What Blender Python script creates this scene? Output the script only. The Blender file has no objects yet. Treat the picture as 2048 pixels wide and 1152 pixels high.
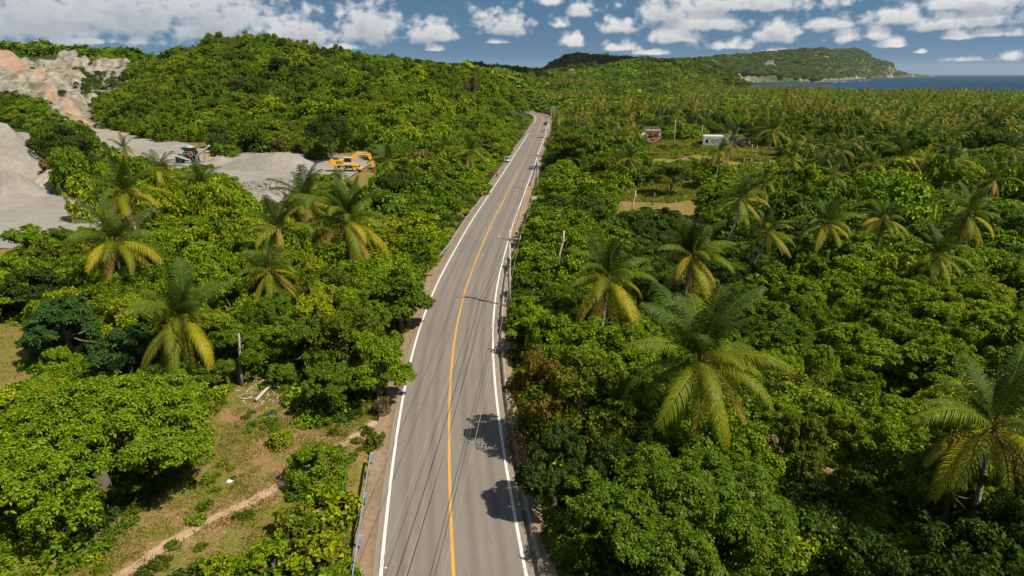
import bpy, bmesh, math, random, time
_T0 = time.time()
def TICK(m):
    print(m, round(time.time() - _T0, 1), flush=True)
import numpy as np
from mathutils import Vector, Matrix

R = math.radians
rng = np.random.default_rng(7)
random.seed(7)

# ------------------------------------------------------------------ camera
SC = bpy.context.scene
CAM_H, PITCH, FPX = 24.0, R(17.4), 1365.0
CP, SP = math.cos(PITCH), math.sin(PITCH)
cam_d = bpy.data.cameras.new('camera')
cam_d.sensor_width = 36.0
cam_d.lens = FPX / 2048 * 36.0
cam_d.clip_end = 200000
cam_d.clip_start = 0.5
cam = bpy.data.objects.new('camera', cam_d)
SC.collection.objects.link(cam)
cam.location = (0, 0, CAM_H)
cam.rotation_euler = (R(90) - PITCH, 0, 0)
SC.camera = cam
SC.view_settings.view_transform = 'Standard'
SC.view_settings.look = 'None'
SC.view_settings.gamma = 1.0
SC.view_settings.exposure = 0.58
SC.render.resolution_x, SC.render.resolution_y = 1024, 576
SC.cycles.max_bounces = 5
SC.cycles.diffuse_bounces = 1
SC.cycles.glossy_bounces = 2
SC.cycles.transmission_bounces = 3
SC.cycles.transparent_max_bounces = 6
SC.cycles.volume_bounces = 0
SC.cycles.caustics_reflective = False
SC.cycles.caustics_refractive = False

# sun: to the right of and behind the camera, 53 degrees up
SUN_EL = R(53)
SUN_DIR = Vector((0.827 * math.cos(SUN_EL), -0.562 * math.cos(SUN_EL), math.sin(SUN_EL)))
sun_d = bpy.data.lights.new('sun', 'SUN')
sun_d.energy = 5.0
sun_d.angle = R(0.53)
sun_d.color = (1.0, 0.92, 0.79)
sun = bpy.data.objects.new('sun', sun_d)
SC.collection.objects.link(sun)
sun.location = (60, -40, 90)
sun.rotation_euler = SUN_DIR.to_track_quat('Z', 'Y').to_euler()

# ------------------------------------------------------------------ world: sky with fair-weather cumulus
def build_world():
    w = bpy.data.worlds.new('World')
    SC.world = w
    w.use_nodes = True
    w.cycles.sampling_method = 'MANUAL'
    w.cycles.sample_map_resolution = 256
    nt = w.node_tree
    N, L = nt.nodes, nt.links
    N.clear()

    def n(t, **k):
        x = N.new(t)
        for a, b in k.items():
            setattr(x, a, b)
        return x

    def math_(op, a, b=None, c=None, clamp=False):
        x = n('ShaderNodeMath', operation=op)
        x.use_clamp = clamp
        for i, v in enumerate((a, b, c)):
            if v is None:
                continue
            if isinstance(v, (int, float)):
                x.inputs[i].default_value = v
            else:
                L.new(v, x.inputs[i])
        return x.outputs[0]

    out = n('ShaderNodeOutputWorld')
    tc = n('ShaderNodeTexCoord')
    sep = n('ShaderNodeSeparateXYZ')
    L.new(tc.outputs['Generated'], sep.inputs[0])
    X, Y, Z = sep.outputs
    # blue of the sky: Nishita, looked up a little above the true direction (clear dry air low down)
    zc = math_('MAXIMUM', Z, 0.0)
    zz = math_('ADD', math_('MULTIPLY', zc, 0.70), 0.30)
    comb = n('ShaderNodeCombineXYZ')
    L.new(X, comb.inputs[0]); L.new(Y, comb.inputs[1]); L.new(zz, comb.inputs[2])
    nrm = n('ShaderNodeVectorMath', operation='NORMALIZE')
    L.new(comb.outputs[0], nrm.inputs[0])
    sky = n('ShaderNodeTexSky', sky_type='NISHITA')
    sky.sun_disc = False
    sky.sun_elevation = SUN_EL
    sky.sun_rotation = math.atan2(SUN_DIR.x, SUN_DIR.y)
    sky.air_density = 1.0
    sky.dust_density = 0.25
    sky.ozone_density = 1.6
    L.new(nrm.outputs[0], sky.inputs[0])
    bg = n('ShaderNodeBackground')
    bg.inputs[1].default_value = 0.052
    hs = n('ShaderNodeHueSaturation'); hs.inputs['Saturation'].default_value = 1.2; hs.inputs['Hue'].default_value = 0.484
    L.new(sky.outputs[0], hs.inputs['Color']); L.new(hs.outputs[0], bg.inputs[0])

    az = math_('ARCTAN2', X, Y)
    hyp = math_('SQRT', math_('ADD', math_('MULTIPLY', X, X), math_('MULTIPLY', Y, Y)))
    el = math_('ARCTAN2', Z, hyp)
    # clouds seen side on, low over the horizon: (azimuth, base elevation, half width, height)
    def pix(x, y):
        u, wv = (x - 1024) / FPX, (576 - y) / FPX
        d = Vector((u, CP + wv * SP, -SP + wv * CP))
        return math.atan2(d.x, d.y), math.atan2(d.z, math.hypot(d.x, d.y))
    CL = [(60, 72, 210, 125), (270, 62, 190, 110), (430, 70, 140, 105), (170, 52, 260, 80), (390, 40, 190, 70), (600, 80, 85, 62), (735, 78, 78, 78),
          (858, 80, 66, 46), (872, 101, 24, 14), (1005, 66, 74, 48), (1100, 10, 34, 24), (1160, 32, 34, 34),
          (1146, 92, 30, 26), (1122, 52, 30, 20), (1240, 62, 52, 30), (1330, 42, 74, 56), (1350, 84, 70, 36),
          (1490, 20, 240, 40), (1410, 60, 110, 42), (1250, 100, 56, 18), (1460, 98, 52, 20), (1550, 77, 46, 42),
          (1662, 56, 54, 30), (1697, 84, 32, 28), (1790, 46, 60, 36), (1755, 78, 24, 28), (1776, 93, 32, 12),
          (1880, 56, 54, 32), (1975, 50, 74, 40), (1960, 15, 130, 32), (1990, 73, 66, 18), (1915, 76, 34, 16),
          (2010, 120, 26, 18), (1840, 106, 14, 8), (690, 98, 60, 12), (990, 86, 34, 10), (1300, 108, 60, 10),
          (1560, 104, 40, 8), (1930, 122, 60, 8), (160, 86, 120, 12)]
    # the same kind of cloud goes on round the rest of the horizon
    r2 = random.Random(5)
    AE = []
    for (x, y, a, b) in CL:
        A, E = pix(x, y)
        AE.append((A, E, a / FPX, b / FPX * 1.05))
    k = 0
    for i in range(14):
        A = r2.uniform(0.72, 2 * math.pi - 0.72)
        if A > math.pi:
            A -= 2 * math.pi
        AE.append((A, r2.uniform(0.03, 0.10), r2.uniform(0.03, 0.13), r2.uniform(0.02, 0.06)))

    def nz(scale, det, rough, vec):
        x = n('ShaderNodeTexNoise')
        x.inputs['Scale'].default_value = scale
        x.inputs['Detail'].default_value = det
        x.inputs['Roughness'].default_value = rough
        L.new(vec, x.inputs['Vector'])
        return x.outputs['Fac']

    def field(el_s, rough=True):
        cv = n('ShaderNodeCombineXYZ')
        L.new(az, cv.inputs[0]); L.new(math_('MULTIPLY', el_s, 1.25), cv.inputs[1])
        p3 = n('ShaderNodeCombineXYZ')
        L.new(az, p3.inputs[0]); L.new(el_s, p3.inputs[1]); L.new(math_('MULTIPLY', el_s, -1.0), p3.inputs[2])
        acc = None
        for (A, E, wd, h) in AE:
            e0 = E + 0.12 * h
            v = n('ShaderNodeVectorMath', operation='MULTIPLY_ADD')      # (across, up, down) in cloud sizes
            L.new(p3.outputs[0], v.inputs[0])
            v.inputs[1].default_value = (1 / wd, 1 / h, 1 / (0.3 * h))
            v.inputs[2].default_value = (-A / wd, -e0 / h, e0 / (0.3 * h))
            mx_ = n('ShaderNodeVectorMath', operation='MAXIMUM')
            L.new(v.outputs[0], mx_.inputs[0]); mx_.inputs[1].default_value = (-1e6, 0, 0)
            ln = n('ShaderNodeVectorMath', operation='LENGTH')
            L.new(mx_.outputs[0], ln.inputs[0])
            acc = ln.outputs['Value'] if acc is None else math_('SMOOTH_MIN', acc, ln.outputs['Value'], 0.12)
        acc = math_('SUBTRACT', 1.0, acc)
        if not rough:
            return acc, None
        big = nz(26.0, 2.0, 0.5, cv.outputs[0])
        fine = nz(75.0, 5.0, 0.6, cv.outputs[0])
        vo = n('ShaderNodeTexVoronoi')
        vo.inputs['Scale'].default_value = 48.0; vo.inputs['Detail'].default_value = 1.5; vo.inputs['Roughness'].default_value = 0.55
        L.new(cv.outputs[0], vo.inputs['Vector'])
        puff = math_('SUBTRACT', 0.50, vo.outputs['Distance'])
        wob = math_('ADD', math_('ADD', math_('MULTIPLY', math_('SUBTRACT', big, 0.5), 1.2), math_('MULTIPLY', puff, 0.6)), math_('MULTIPLY', math_('SUBTRACT', fine, 0.52), 1.15))
        return math_('ADD', acc, wob), wob
    f0, wob0 = field(el)
    f1 = math_('ADD', field(math_('ADD', el, 0.011), False)[0], math_('MULTIPLY', wob0, 0.45))
    # higher up, the same cumulus seen from below
    inv = math_('DIVIDE', 1.0, math_('MAXIMUM', Z, 0.05))
    cv = n('ShaderNodeCombineXYZ')
    L.new(math_('MULTIPLY', X, inv), cv.inputs[0]); L.new(math_('MULTIPLY', Y, inv), cv.inputs[1])
    over = math_('MULTIPLY', math_('SUBTRACT', nz(1.1, 7.0, 0.55, cv.outputs[0]), 0.53), 6.0)
    hi = n('ShaderNodeMapRange'); hi.interpolation_type = 'SMOOTHSTEP'
    L.new(el, hi.inputs[0]); hi.inputs[1].default_value = 0.13; hi.inputs[2].default_value = 0.20
    low = math_('SUBTRACT', 1.0, hi.outputs[0])
    tot = math_('ADD', math_('MULTIPLY', f0, low), math_('MULTIPLY', over, hi.outputs[0]))
    den = n('ShaderNodeMapRange'); den.interpolation_type = 'SMOOTHSTEP'
    L.new(tot, den.inputs[0]); den.inputs[1].default_value = -0.24; den.inputs[2].default_value = 0.52
    # thick cloud above the line of sight leaves the base greyer
    sh = n('ShaderNodeMapRange'); sh.interpolation_type = 'SMOOTHSTEP'
    L.new(f1, sh.inputs[0])
    sh.inputs[1].default_value = 0.0; sh.inputs[2].default_value = 0.95
    cc = n('ShaderNodeMix', data_type='RGBA')
    L.new(math_('MULTIPLY', sh.outputs[0], math_('MULTIPLY', low, 0.8)), cc.inputs[0])
    cc.inputs[6].default_value = (0.90, 0.89, 0.87, 1)
    cc.inputs[7].default_value = (0.34, 0.38, 0.45, 1)
    cb = n('ShaderNodeBackground')
    L.new(cc.outputs[2], cb.inputs[0]); cb.inputs[1].default_value = 0.64
    above = n('ShaderNodeMapRange')
    L.new(el, above.inputs[0]); above.inputs[1].default_value = 0.0; above.inputs[2].default_value = 0.02
    mx = n('ShaderNodeMixShader')
    L.new(math_('MULTIPLY', math_('MULTIPLY', den.outputs[0], above.outputs[0]), 0.93), mx.inputs[0])
    L.new(bg.outputs[0], mx.inputs[1]); L.new(cb.outputs[0], mx.inputs[2])
    L.new(mx.outputs[0], out.inputs[0])
build_world()

# ------------------------------------------------------------------ helpers
COL = SC.collection

def ray(x, y):
    u, w = (x - 1024) / FPX, (576 - y) / FPX
    return np.array((u, CP + w * SP, -SP + w * CP))

def G(x, y, z=0.0):
    """where the sight line of photo pixel x,y meets height z"""
    d = ray(x, y)
    t = (z - CAM_H) / d[2]
    return np.array((d[0] * t, d[1] * t, z))

def AT(x, y, Y):
    d = ray(x, y)
    t = Y / d[1]
    return np.array((d[0] * t, Y, CAM_H + d[2] * t))

def proj(P):
    P = np.asarray(P, float)
    dz = P[..., 2] - CAM_H
    zc = P[..., 1] * CP - dz * SP
    yc = P[..., 1] * SP + dz * CP
    zc = np.where(np.abs(zc) < 1e-3, 1e-3, zc)
    return 1024 + FPX * P[..., 0] / zc, 576 - FPX * yc / zc, zc

def in_poly(px, py, poly):
    px = np.asarray(px, float); py = np.asarray(py, float)
    inside = np.zeros(np.broadcast(px, py).shape, bool)
    m = len(poly)
    for i in range(m):
        x0, y0 = poly[i]; x1, y1 = poly[(i + 1) % m]
        if y0 == y1:
            continue
        c = ((y0 > py) != (y1 > py)) & (px < (x1 - x0) * (py - y0) / (y1 - y0) + x0)
        inside ^= c
    return inside

def mesh_np(name, V, F, mat=None, smooth=False, attrs=None):
    """V (n,3); F an (m,k) array or list of such arrays"""
    me = bpy.data.meshes.new(name)
    V = np.ascontiguousarray(V, dtype=np.float32)
    Fs = F if isinstance(F, list) else [F]
    Fs = [np.asarray(f, dtype=np.int32) for f in Fs if len(f)]
    loops = np.concatenate([f.ravel() for f in Fs])
    sizes = np.concatenate([np.full(len(f), f.shape[1], np.int32) for f in Fs])
    starts = np.concatenate([[0], np.cumsum(sizes)[:-1]]).astype(np.int32)
    me.vertices.add(len(V)); me.vertices.foreach_set('co', V.ravel())
    me.loops.add(len(loops)); me.loops.foreach_set('vertex_index', loops)
    me.polygons.add(len(sizes)); me.polygons.foreach_set('loop_start', starts)
    me.polygons.foreach_set('loop_total', sizes)
    if smooth:
        me.polygons.foreach_set('use_smooth', np.ones(len(sizes), bool))
    if attrs:
        for k, (ty, data) in attrs.items():
            at = me.attributes.new(k, ty, 'POINT')
            if ty == 'FLOAT_COLOR':
                at.data.foreach_set('color', np.asarray(data, np.float32).ravel())
            else:
                at.data.foreach_set('value', np.asarray(data).ravel())
    me.update(calc_edges=True)
    me.validate()
    if mat:
        me.materials.append(mat)
    return me

class MB:
    """collects simple shapes into one mesh"""
    def __init__(s):
        s.v, s.f = [], []
    def add(s, V, F):
        o = len(s.v)
        s.v.extend([tuple(map(float, p)) for p in V])
        s.f.extend([tuple(i + o for i in f) for f in F])
        return s
    def box(s, c, d, rz=0.0, ry=0.0, taper=1.0):
        hx, hy, hz = d[0] / 2, d[1] / 2, d[2] / 2
        V = []
        for z in (-hz, hz):
            t = taper if z > 0 else 1.0
            for (x, y) in ((-hx, -hy), (hx, -hy), (hx, hy), (-hx, hy)):
                V.append((x * t, y * t, z))
        M = Matrix.Rotation(rz, 3, 'Z') @ Matrix.Rotation(ry, 3, 'Y')
        V = [tuple(M @ Vector(p) + Vector(c)) for p in V]
        return s.add(V, [(0, 3, 2, 1), (4, 5, 6, 7), (0, 1, 5, 4), (1, 2, 6, 5), (2, 3, 7, 6), (3, 0, 4, 7)])
    def bar(s, a, b, w, h=None):
        a, b = Vector(a), Vector(b)
        h = h or w
        d = (b - a).normalized()
        up = Vector((0, 0, 1)) if abs(d.z) < 0.95 else Vector((0, 1, 0))
        sx = d.cross(up).normalized(); sz = sx.cross(d).normalized()
        V = []
        for p in (a, b):
            for (i, j) in ((-1, -1), (1, -1), (1, 1), (-1, 1)):
                V.append(p + sx * (i * w / 2) + sz * (j * h / 2))
        return s.add(V, [(0, 1, 2, 3), (4, 7, 6, 5), (0, 4, 5, 1), (1, 5, 6, 2), (2, 6, 7, 3), (3, 7, 4, 0)])
    def tube(s, pts, rad, n=8, caps=True):
        pts = [Vector(p) for p in pts]
        if isinstance(rad, (int, float)):
            rad = [rad] * len(pts)
        V, F = [], []
        ref = Vector((0.31, 0.95, 0.05)).normalized()
        for i, p in enumerate(pts):
            t = (pts[min(i + 1, len(pts) - 1)] - pts[max(i - 1, 0)]).normalized()
            a = t.cross(ref)
            if a.length < 0.05:
                a = t.cross(Vector((0, 0, 1)))
            a.normalize(); b = t.cross(a)
            for k in range(n):
                q = 2 * math.pi * k / n
                V.append(p + (a * math.cos(q) + b * math.sin(q)) * rad[i])
        for i in range(len(pts) - 1):
            for k in range(n):
                F.append((i * n + k, i * n + (k + 1) % n, (i + 1) * n + (k + 1) % n, (i + 1) * n + k))
        if caps:
            F.append(tuple(range(n - 1, -1, -1)))
            F.append(tuple((len(pts) - 1) * n + k for k in range(n)))
        return s.add(V, F)
    def prism(s, prof, y0, y1):
        """profile in xz, extruded along y"""
        n_ = len(prof)
        V = [(x, y0, z) for x, z in prof] + [(x, y1, z) for x, z in prof]
        F = [tuple(range(n_)), tuple(range(2 * n_ - 1, n_ - 1, -1))]
        for i in range(n_):
            j = (i + 1) % n_
            F.append((i, i + n_, j + n_, j))
        return s.add(V, F)
    def sphere(s, c, r, seg=8, rings=5, sq=1.0):
        V, F = [], []
        for i in range(rings + 1):
            th = math.pi * i / rings
            for k in range(seg):
                q = 2 * math.pi * k / seg
                V.append((c[0] + r * math.sin(th) * math.cos(q), c[1] + r * math.sin(th) * math.sin(q), c[2] + r * sq * math.cos(th)))
        for i in range(rings):
            for k in range(seg):
                F.append((i * seg + k, (i + 1) * seg + k, (i + 1) * seg + (k + 1) % seg, i * seg + (k + 1) % seg))
        return s.add(V, F)
    def mesh(s, name, mat, smooth=False):
        me = bpy.data.meshes.new(name)
        me.from_pydata(s.v, [], s.f)
        bm = bmesh.new(); bm.from_mesh(me)
        bmesh.ops.recalc_face_normals(bm, faces=bm.faces)
        bm.to_mesh(me); bm.free()
        if smooth:
            me.polygons.foreach_set('use_smooth', np.ones(len(me.polygons), bool))
        me.materials.append(mat)
        return me
    def build(s, name, mat, parent=None, smooth=False, loc=None, rz=0.0):
        return obj(name, s.mesh(name, mat, smooth), parent, loc, rz)

def obj(name, data, parent=None, loc=None, rz=0.0, scale=None):
    o = bpy.data.objects.new(name, data)
    COL.objects.link(o)
    if parent is not None:
        o.parent = parent
    if loc is not None:
        o.location = tuple(float(q) for q in loc)
    if rz:
        o.rotation_euler = (0, 0, rz)
    if scale is not None:
        o.scale = scale if hasattr(scale, '__len__') else (scale,) * 3
    return o

def tag(o, label=None, cat=None, group=None, kind=None):
    if label: o['label'] = label
    if cat: o['category'] = cat
    if group: o['group'] = group
    if kind: o['kind'] = kind
    return o

def thing(name, label, cat, loc=(0, 0, 0), rz=0.0, group=None, scale=None):
    return tag(obj(name, None, None, loc, rz, scale), label, cat, group)

# ------------------------------------------------------------------ materials
def newmat(name):
    m = bpy.data.materials.new(name)
    m.use_nodes = True
    nt = m.node_tree
    b = nt.nodes['Principled BSDF']
    return m, nt, b

def mnode(nt, t, **k):
    x = nt.nodes.new(t)
    for a, b in k.items():
        setattr(x, a, b)
    return x

def plain(name, col, rough=0.6, metal=0.0, var=0.15, scale=3.0, bump=0.0, spec=0.5):
    m, nt, b = newmat(name)
    L = nt.links
    tc = mnode(nt, 'ShaderNodeTexCoord')
    nz = mnode(nt, 'ShaderNodeTexNoise'); nz.inputs['Scale'].default_value = scale; nz.inputs['Detail'].default_value = 6
    L.new(tc.outputs['Object'], nz.inputs['Vector'])
    mr = mnode(nt, 'ShaderNodeMapRange')
    L.new(nz.outputs['Fac'], mr.inputs[0])
    mr.inputs[1].default_value = 0.25; mr.inputs[2].default_value = 0.75
    mr.inputs[3].default_value = 1 - var; mr.inputs[4].default_value = 1 + var
    mx = mnode(nt, 'ShaderNodeVectorMath', operation='SCALE')
    mx.inputs[0].default_value = col
    L.new(mr.outputs[0], mx.inputs['Scale'])
    L.new(mx.outputs[0], b.inputs['Base Color'])
    b.inputs['Roughness'].default_value = rough
    b.inputs['Metallic'].default_value = metal
    b.inputs['Specular IOR Level'].default_value = spec
    if bump:
        bp = mnode(nt, 'ShaderNodeBump'); bp.inputs['Strength'].default_value = bump; bp.inputs['Distance'].default_value = 0.05
        L.new(nz.outputs['Fac'], bp.inputs['Height']); L.new(bp.outputs[0], b.inputs['Normal'])
    return m

def ramp(nt, stops):
    r = mnode(nt, 'ShaderNodeValToRGB')
    e = r.color_ramp.elements
    while len(e) > 1:
        e.remove(e[-1])
    e[0].position = stops[0][0]; e[0].color = (*stops[0][1], 1)
    for p, c in stops[1:]:
        x = e.new(p); x.color = (*c, 1)
    return r

def noise(nt, scale, detail=5, rough=0.55, coord='Object', vec=None, dist=0.0):
    nz = mnode(nt, 'ShaderNodeTexNoise')
    nz.inputs['Scale'].default_value = scale; nz.inputs['Detail'].default_value = detail
    nz.inputs['Roughness'].default_value = rough; nz.inputs['Distortion'].default_value = dist
    if vec is None:
        tc = mnode(nt, 'ShaderNodeTexCoord'); vec = tc.outputs[coord]
    nt.links.new(vec, nz.inputs['Vector'])
    return nz.outputs['Fac']

def mixc(nt, fac, a, b, blend='MIX'):
    x = mnode(nt, 'ShaderNodeMix', data_type='RGBA', blend_type=blend)
    for i, v in ((0, fac), (6, a), (7, b)):
        if isinstance(v, (int, float)):
            x.inputs[i].default_value = v
        elif isinstance(v, tuple):
            x.inputs[i].default_value = (*v[:3], 1)
        else:
            nt.links.new(v, x.inputs[i])
    return x.outputs[2]

def mathn(nt, op, a, b=0.0, clamp=False):
    x = mnode(nt, 'ShaderNodeMath', operation=op)
    x.use_clamp = clamp
    for i, v in enumerate((a, b)):
        if isinstance(v, (int, float)):
            x.inputs[i].default_value = v
        else:
            nt.links.new(v, x.inputs[i])
    return x.outputs[0]

def step(nt, v, a, b):
    x = mnode(nt, 'ShaderNodeMapRange'); x.interpolation_type = 'SMOOTHSTEP'
    nt.links.new(v, x.inputs[0]); x.inputs[1].default_value = a; x.inputs[2].default_value = b
    return x.outputs[0]

def leaf_material(name, source='OBJECT', trans=0.34, rough=0.5, spec=0.14, dry=False, hue=0.05, val=0.5):
    """source OBJECT: colour of the object; INSTANCER: 'tint' of the planted instance"""
    m, nt, b = newmat(name)
    L = nt.links
    if source == 'OBJECT':
        oi = mnode(nt, 'ShaderNodeObjectInfo')
        base, alpha = oi.outputs['Color'], oi.outputs['Alpha']
    else:
        at = mnode(nt, 'ShaderNodeAttribute', attribute_type='INSTANCER', attribute_name='tint')
        base, alpha = at.outputs['Color'], at.outputs['Alpha']
    geo = mnode(nt, 'ShaderNodeNewGeometry')
    rnd = geo.outputs['Random Per Island']
    hs = mnode(nt, 'ShaderNodeHueSaturation')
    L.new(base, hs.inputs['Color'])
    h = mnode(nt, 'ShaderNodeMapRange'); L.new(rnd, h.inputs[0])
    h.inputs[3].default_value = 0.5 - hue; h.inputs[4].default_value = 0.5 + hue * 0.6
    L.new(h.outputs[0], hs.inputs['Hue'])
    wn = mnode(nt, 'ShaderNodeTexWhiteNoise', noise_dimensions='1D'); L.new(rnd, wn.inputs['W'])
    v = mnode(nt, 'ShaderNodeMapRange'); L.new(wn.outputs['Value'], v.inputs[0])
    v.inputs[3].default_value = 1 - val; v.inputs[4].default_value = 1 + val
    L.new(v.outputs[0], hs.inputs['Value'])
    col = hs.outputs[0]
    if dry:
        al = mnode(nt, 'ShaderNodeAttribute', attribute_name='along')
        d1 = mathn(nt, 'MULTIPLY', step(nt, al.outputs['Fac'], 0.25, 1.0), mathn(nt, 'SUBTRACT', 1.0, alpha), True)
        col = mixc(nt, d1, col, (0.22, 0.12, 0.035))
        yl = mnode(nt, 'ShaderNodeAttribute', attribute_name='yellow')
        col = mixc(nt, mathn(nt, 'MULTIPLY', yl.outputs['Fac'], 0.9), col, (0.24, 0.20, 0.012))
        rb = mnode(nt, 'ShaderNodeAttribute', attribute_name='rachis')
        col = mixc(nt, mathn(nt, 'MULTIPLY', rb.outputs['Fac'], 0.75), col, (0.30, 0.24, 0.04))
    L.new(col, b.inputs['Base Color'])
    b.inputs['Roughness'].default_value = rough
    b.inputs['Specular IOR Level'].default_value = spec
    tr = mnode(nt, 'ShaderNodeBsdfTranslucent')
    L.new(mixc(nt, 0.35, col, (0.13, 0.27, 0.004)), tr.inputs[0])
    ms = mnode(nt, 'ShaderNodeMixShader'); ms.inputs[0].default_value = trans
    L.new(b.outputs[0], ms.inputs[1]); L.new(tr.outputs[0], ms.inputs[2])
    L.new(ms.outputs[0], nt.nodes['Material Output'].inputs[0])
    return m

M = {}
M['leaf'] = leaf_material('leaf')
M['leaf_far'] = leaf_material('leaf_far', 'INSTANCER', trans=0.28, hue=0.035, val=0.45)
M['frond'] = leaf_material('palm_frond', 'OBJECT', trans=0.25, rough=0.5, spec=0.14, dry=True, hue=0.02, val=0.25)
M['frond_far'] = leaf_material('palm_frond_far', 'INSTANCER', trans=0.25, rough=0.4, dry=True, hue=0.02, val=0.3)
M['bark'] = plain('bark', (0.13, 0.10, 0.075), 0.9, var=0.35, scale=5, bump=0.6)
M['palm_bark'] = plain('palm_bark', (0.24, 0.21, 0.17), 0.9, var=0.35, scale=6, bump=0.6)
M['dead_wood'] = plain('dead_wood', (0.36, 0.31, 0.25), 0.9, var=0.25, scale=6, bump=0.5)
M['coconut'] = plain('coconut', (0.30, 0.17, 0.03), 0.5, var=0.4, scale=4)
M['rail_steel'] = plain('weathered_rail_steel', (0.30, 0.34, 0.38), 0.5, 0.2, var=0.25, scale=1.5)
M['galv'] = plain('galvanised_steel', (0.58, 0.60, 0.61), 0.5, 0.25, var=0.15, scale=1.5)
M['pole'] = plain('weathered_pole', (0.34, 0.32, 0.26), 0.85, var=0.3, scale=4, bump=0.3)
M['arm'] = plain('crossarm_timber', (0.24, 0.21, 0.18), 0.85, var=0.3, scale=4)
M['ceramic'] = plain('insulator', (0.62, 0.62, 0.60), 0.25, var=0.08)
M['cable'] = plain('cable', (0.42, 0.40, 0.37), 0.4, 0.5, var=0.1)
M['cable_dark'] = plain('cable_dark', (0.06, 0.06, 0.06), 0.5, var=0.1)
M['white_paint'] = plain('white_wall', (0.58, 0.56, 0.51), 0.7, var=0.12, scale=0.6)
M['concrete'] = plain('concrete', (0.40, 0.38, 0.35), 0.85, var=0.25, scale=0.8, bump=0.3)
M['old_concrete'] = plain('old_concrete', (0.24, 0.205, 0.165), 0.9, var=0.35, scale=1.2, bump=0.4)
M['tin'] = plain('tin_roof', (0.42, 0.38, 0.33), 0.45, 0.35, var=0.3, scale=0.5)
M['red_roof'] = plain('red_roof', (0.38, 0.11, 0.055), 0.8, var=0.2, scale=0.6)
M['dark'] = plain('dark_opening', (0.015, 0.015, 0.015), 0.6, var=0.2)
M['glass'] = plain('glass', (0.02, 0.025, 0.03), 0.06, var=0.1)
M['yellow_machine'] = plain('machine_yellow', (0.72, 0.36, 0.02), 0.42, var=0.14, scale=1.2)
M['cream'] = plain('machine_cream', (0.60, 0.50, 0.22), 0.5, var=0.15, scale=1.2)
M['rubber'] = plain('dusty_tyre', (0.16, 0.145, 0.13), 0.85, var=0.3, scale=3)
M['black_steel'] = plain('black_steel', (0.03, 0.03, 0.032), 0.6, var=0.3)
M['green_steel'] = plain('green_machine', (0.055, 0.085, 0.065), 0.6, var=0.35, scale=1.0)
M['dusty_steel'] = plain('dusty_steel', (0.36, 0.37, 0.31), 0.7, var=0.25, scale=1.0)
M['rust'] = plain('rust', (0.20, 0.085, 0.04), 0.8, var=0.3, scale=1.5)
M['silver'] = plain('silver_paint', (0.48, 0.50, 0.52), 0.25, 0.5, var=0.04)
M['maroon'] = plain('maroon_paint', (0.07, 0.025, 0.02), 0.3, var=0.05)
M['blue_paint'] = plain('blue_paint', (0.03, 0.12, 0.42), 0.5, var=0.1)
M['sign_white'] = plain('sign_white', (0.66, 0.68, 0.66), 0.5, var=0.06)
M['sign_text'] = plain('sign_lettering', (0.20, 0.22, 0.24), 0.6, var=0.1)
M['paper'] = plain('paper', (0.80, 0.79, 0.77), 0.8, var=0.04)
M['lamp_red'] = plain('lamp_red', (0.4, 0.02, 0.02), 0.3)
M['lamp_clear'] = plain('lamp_clear', (0.6, 0.6, 0.6), 0.2)
M['skin'] = plain('skin', (0.14, 0.075, 0.05), 0.6)
M['shirt'] = plain('white_shirt', (0.72, 0.70, 0.66), 0.8, var=0.06)
M['trousers'] = plain('dark_trousers', (0.03, 0.03, 0.035), 0.8)
M['hair'] = plain('hair', (0.012, 0.01, 0.009), 0.7)
M['sandy'] = plain('sandy_rock', (0.30, 0.25, 0.19), 0.9, var=0.3, scale=1.2, bump=0.5)

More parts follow.
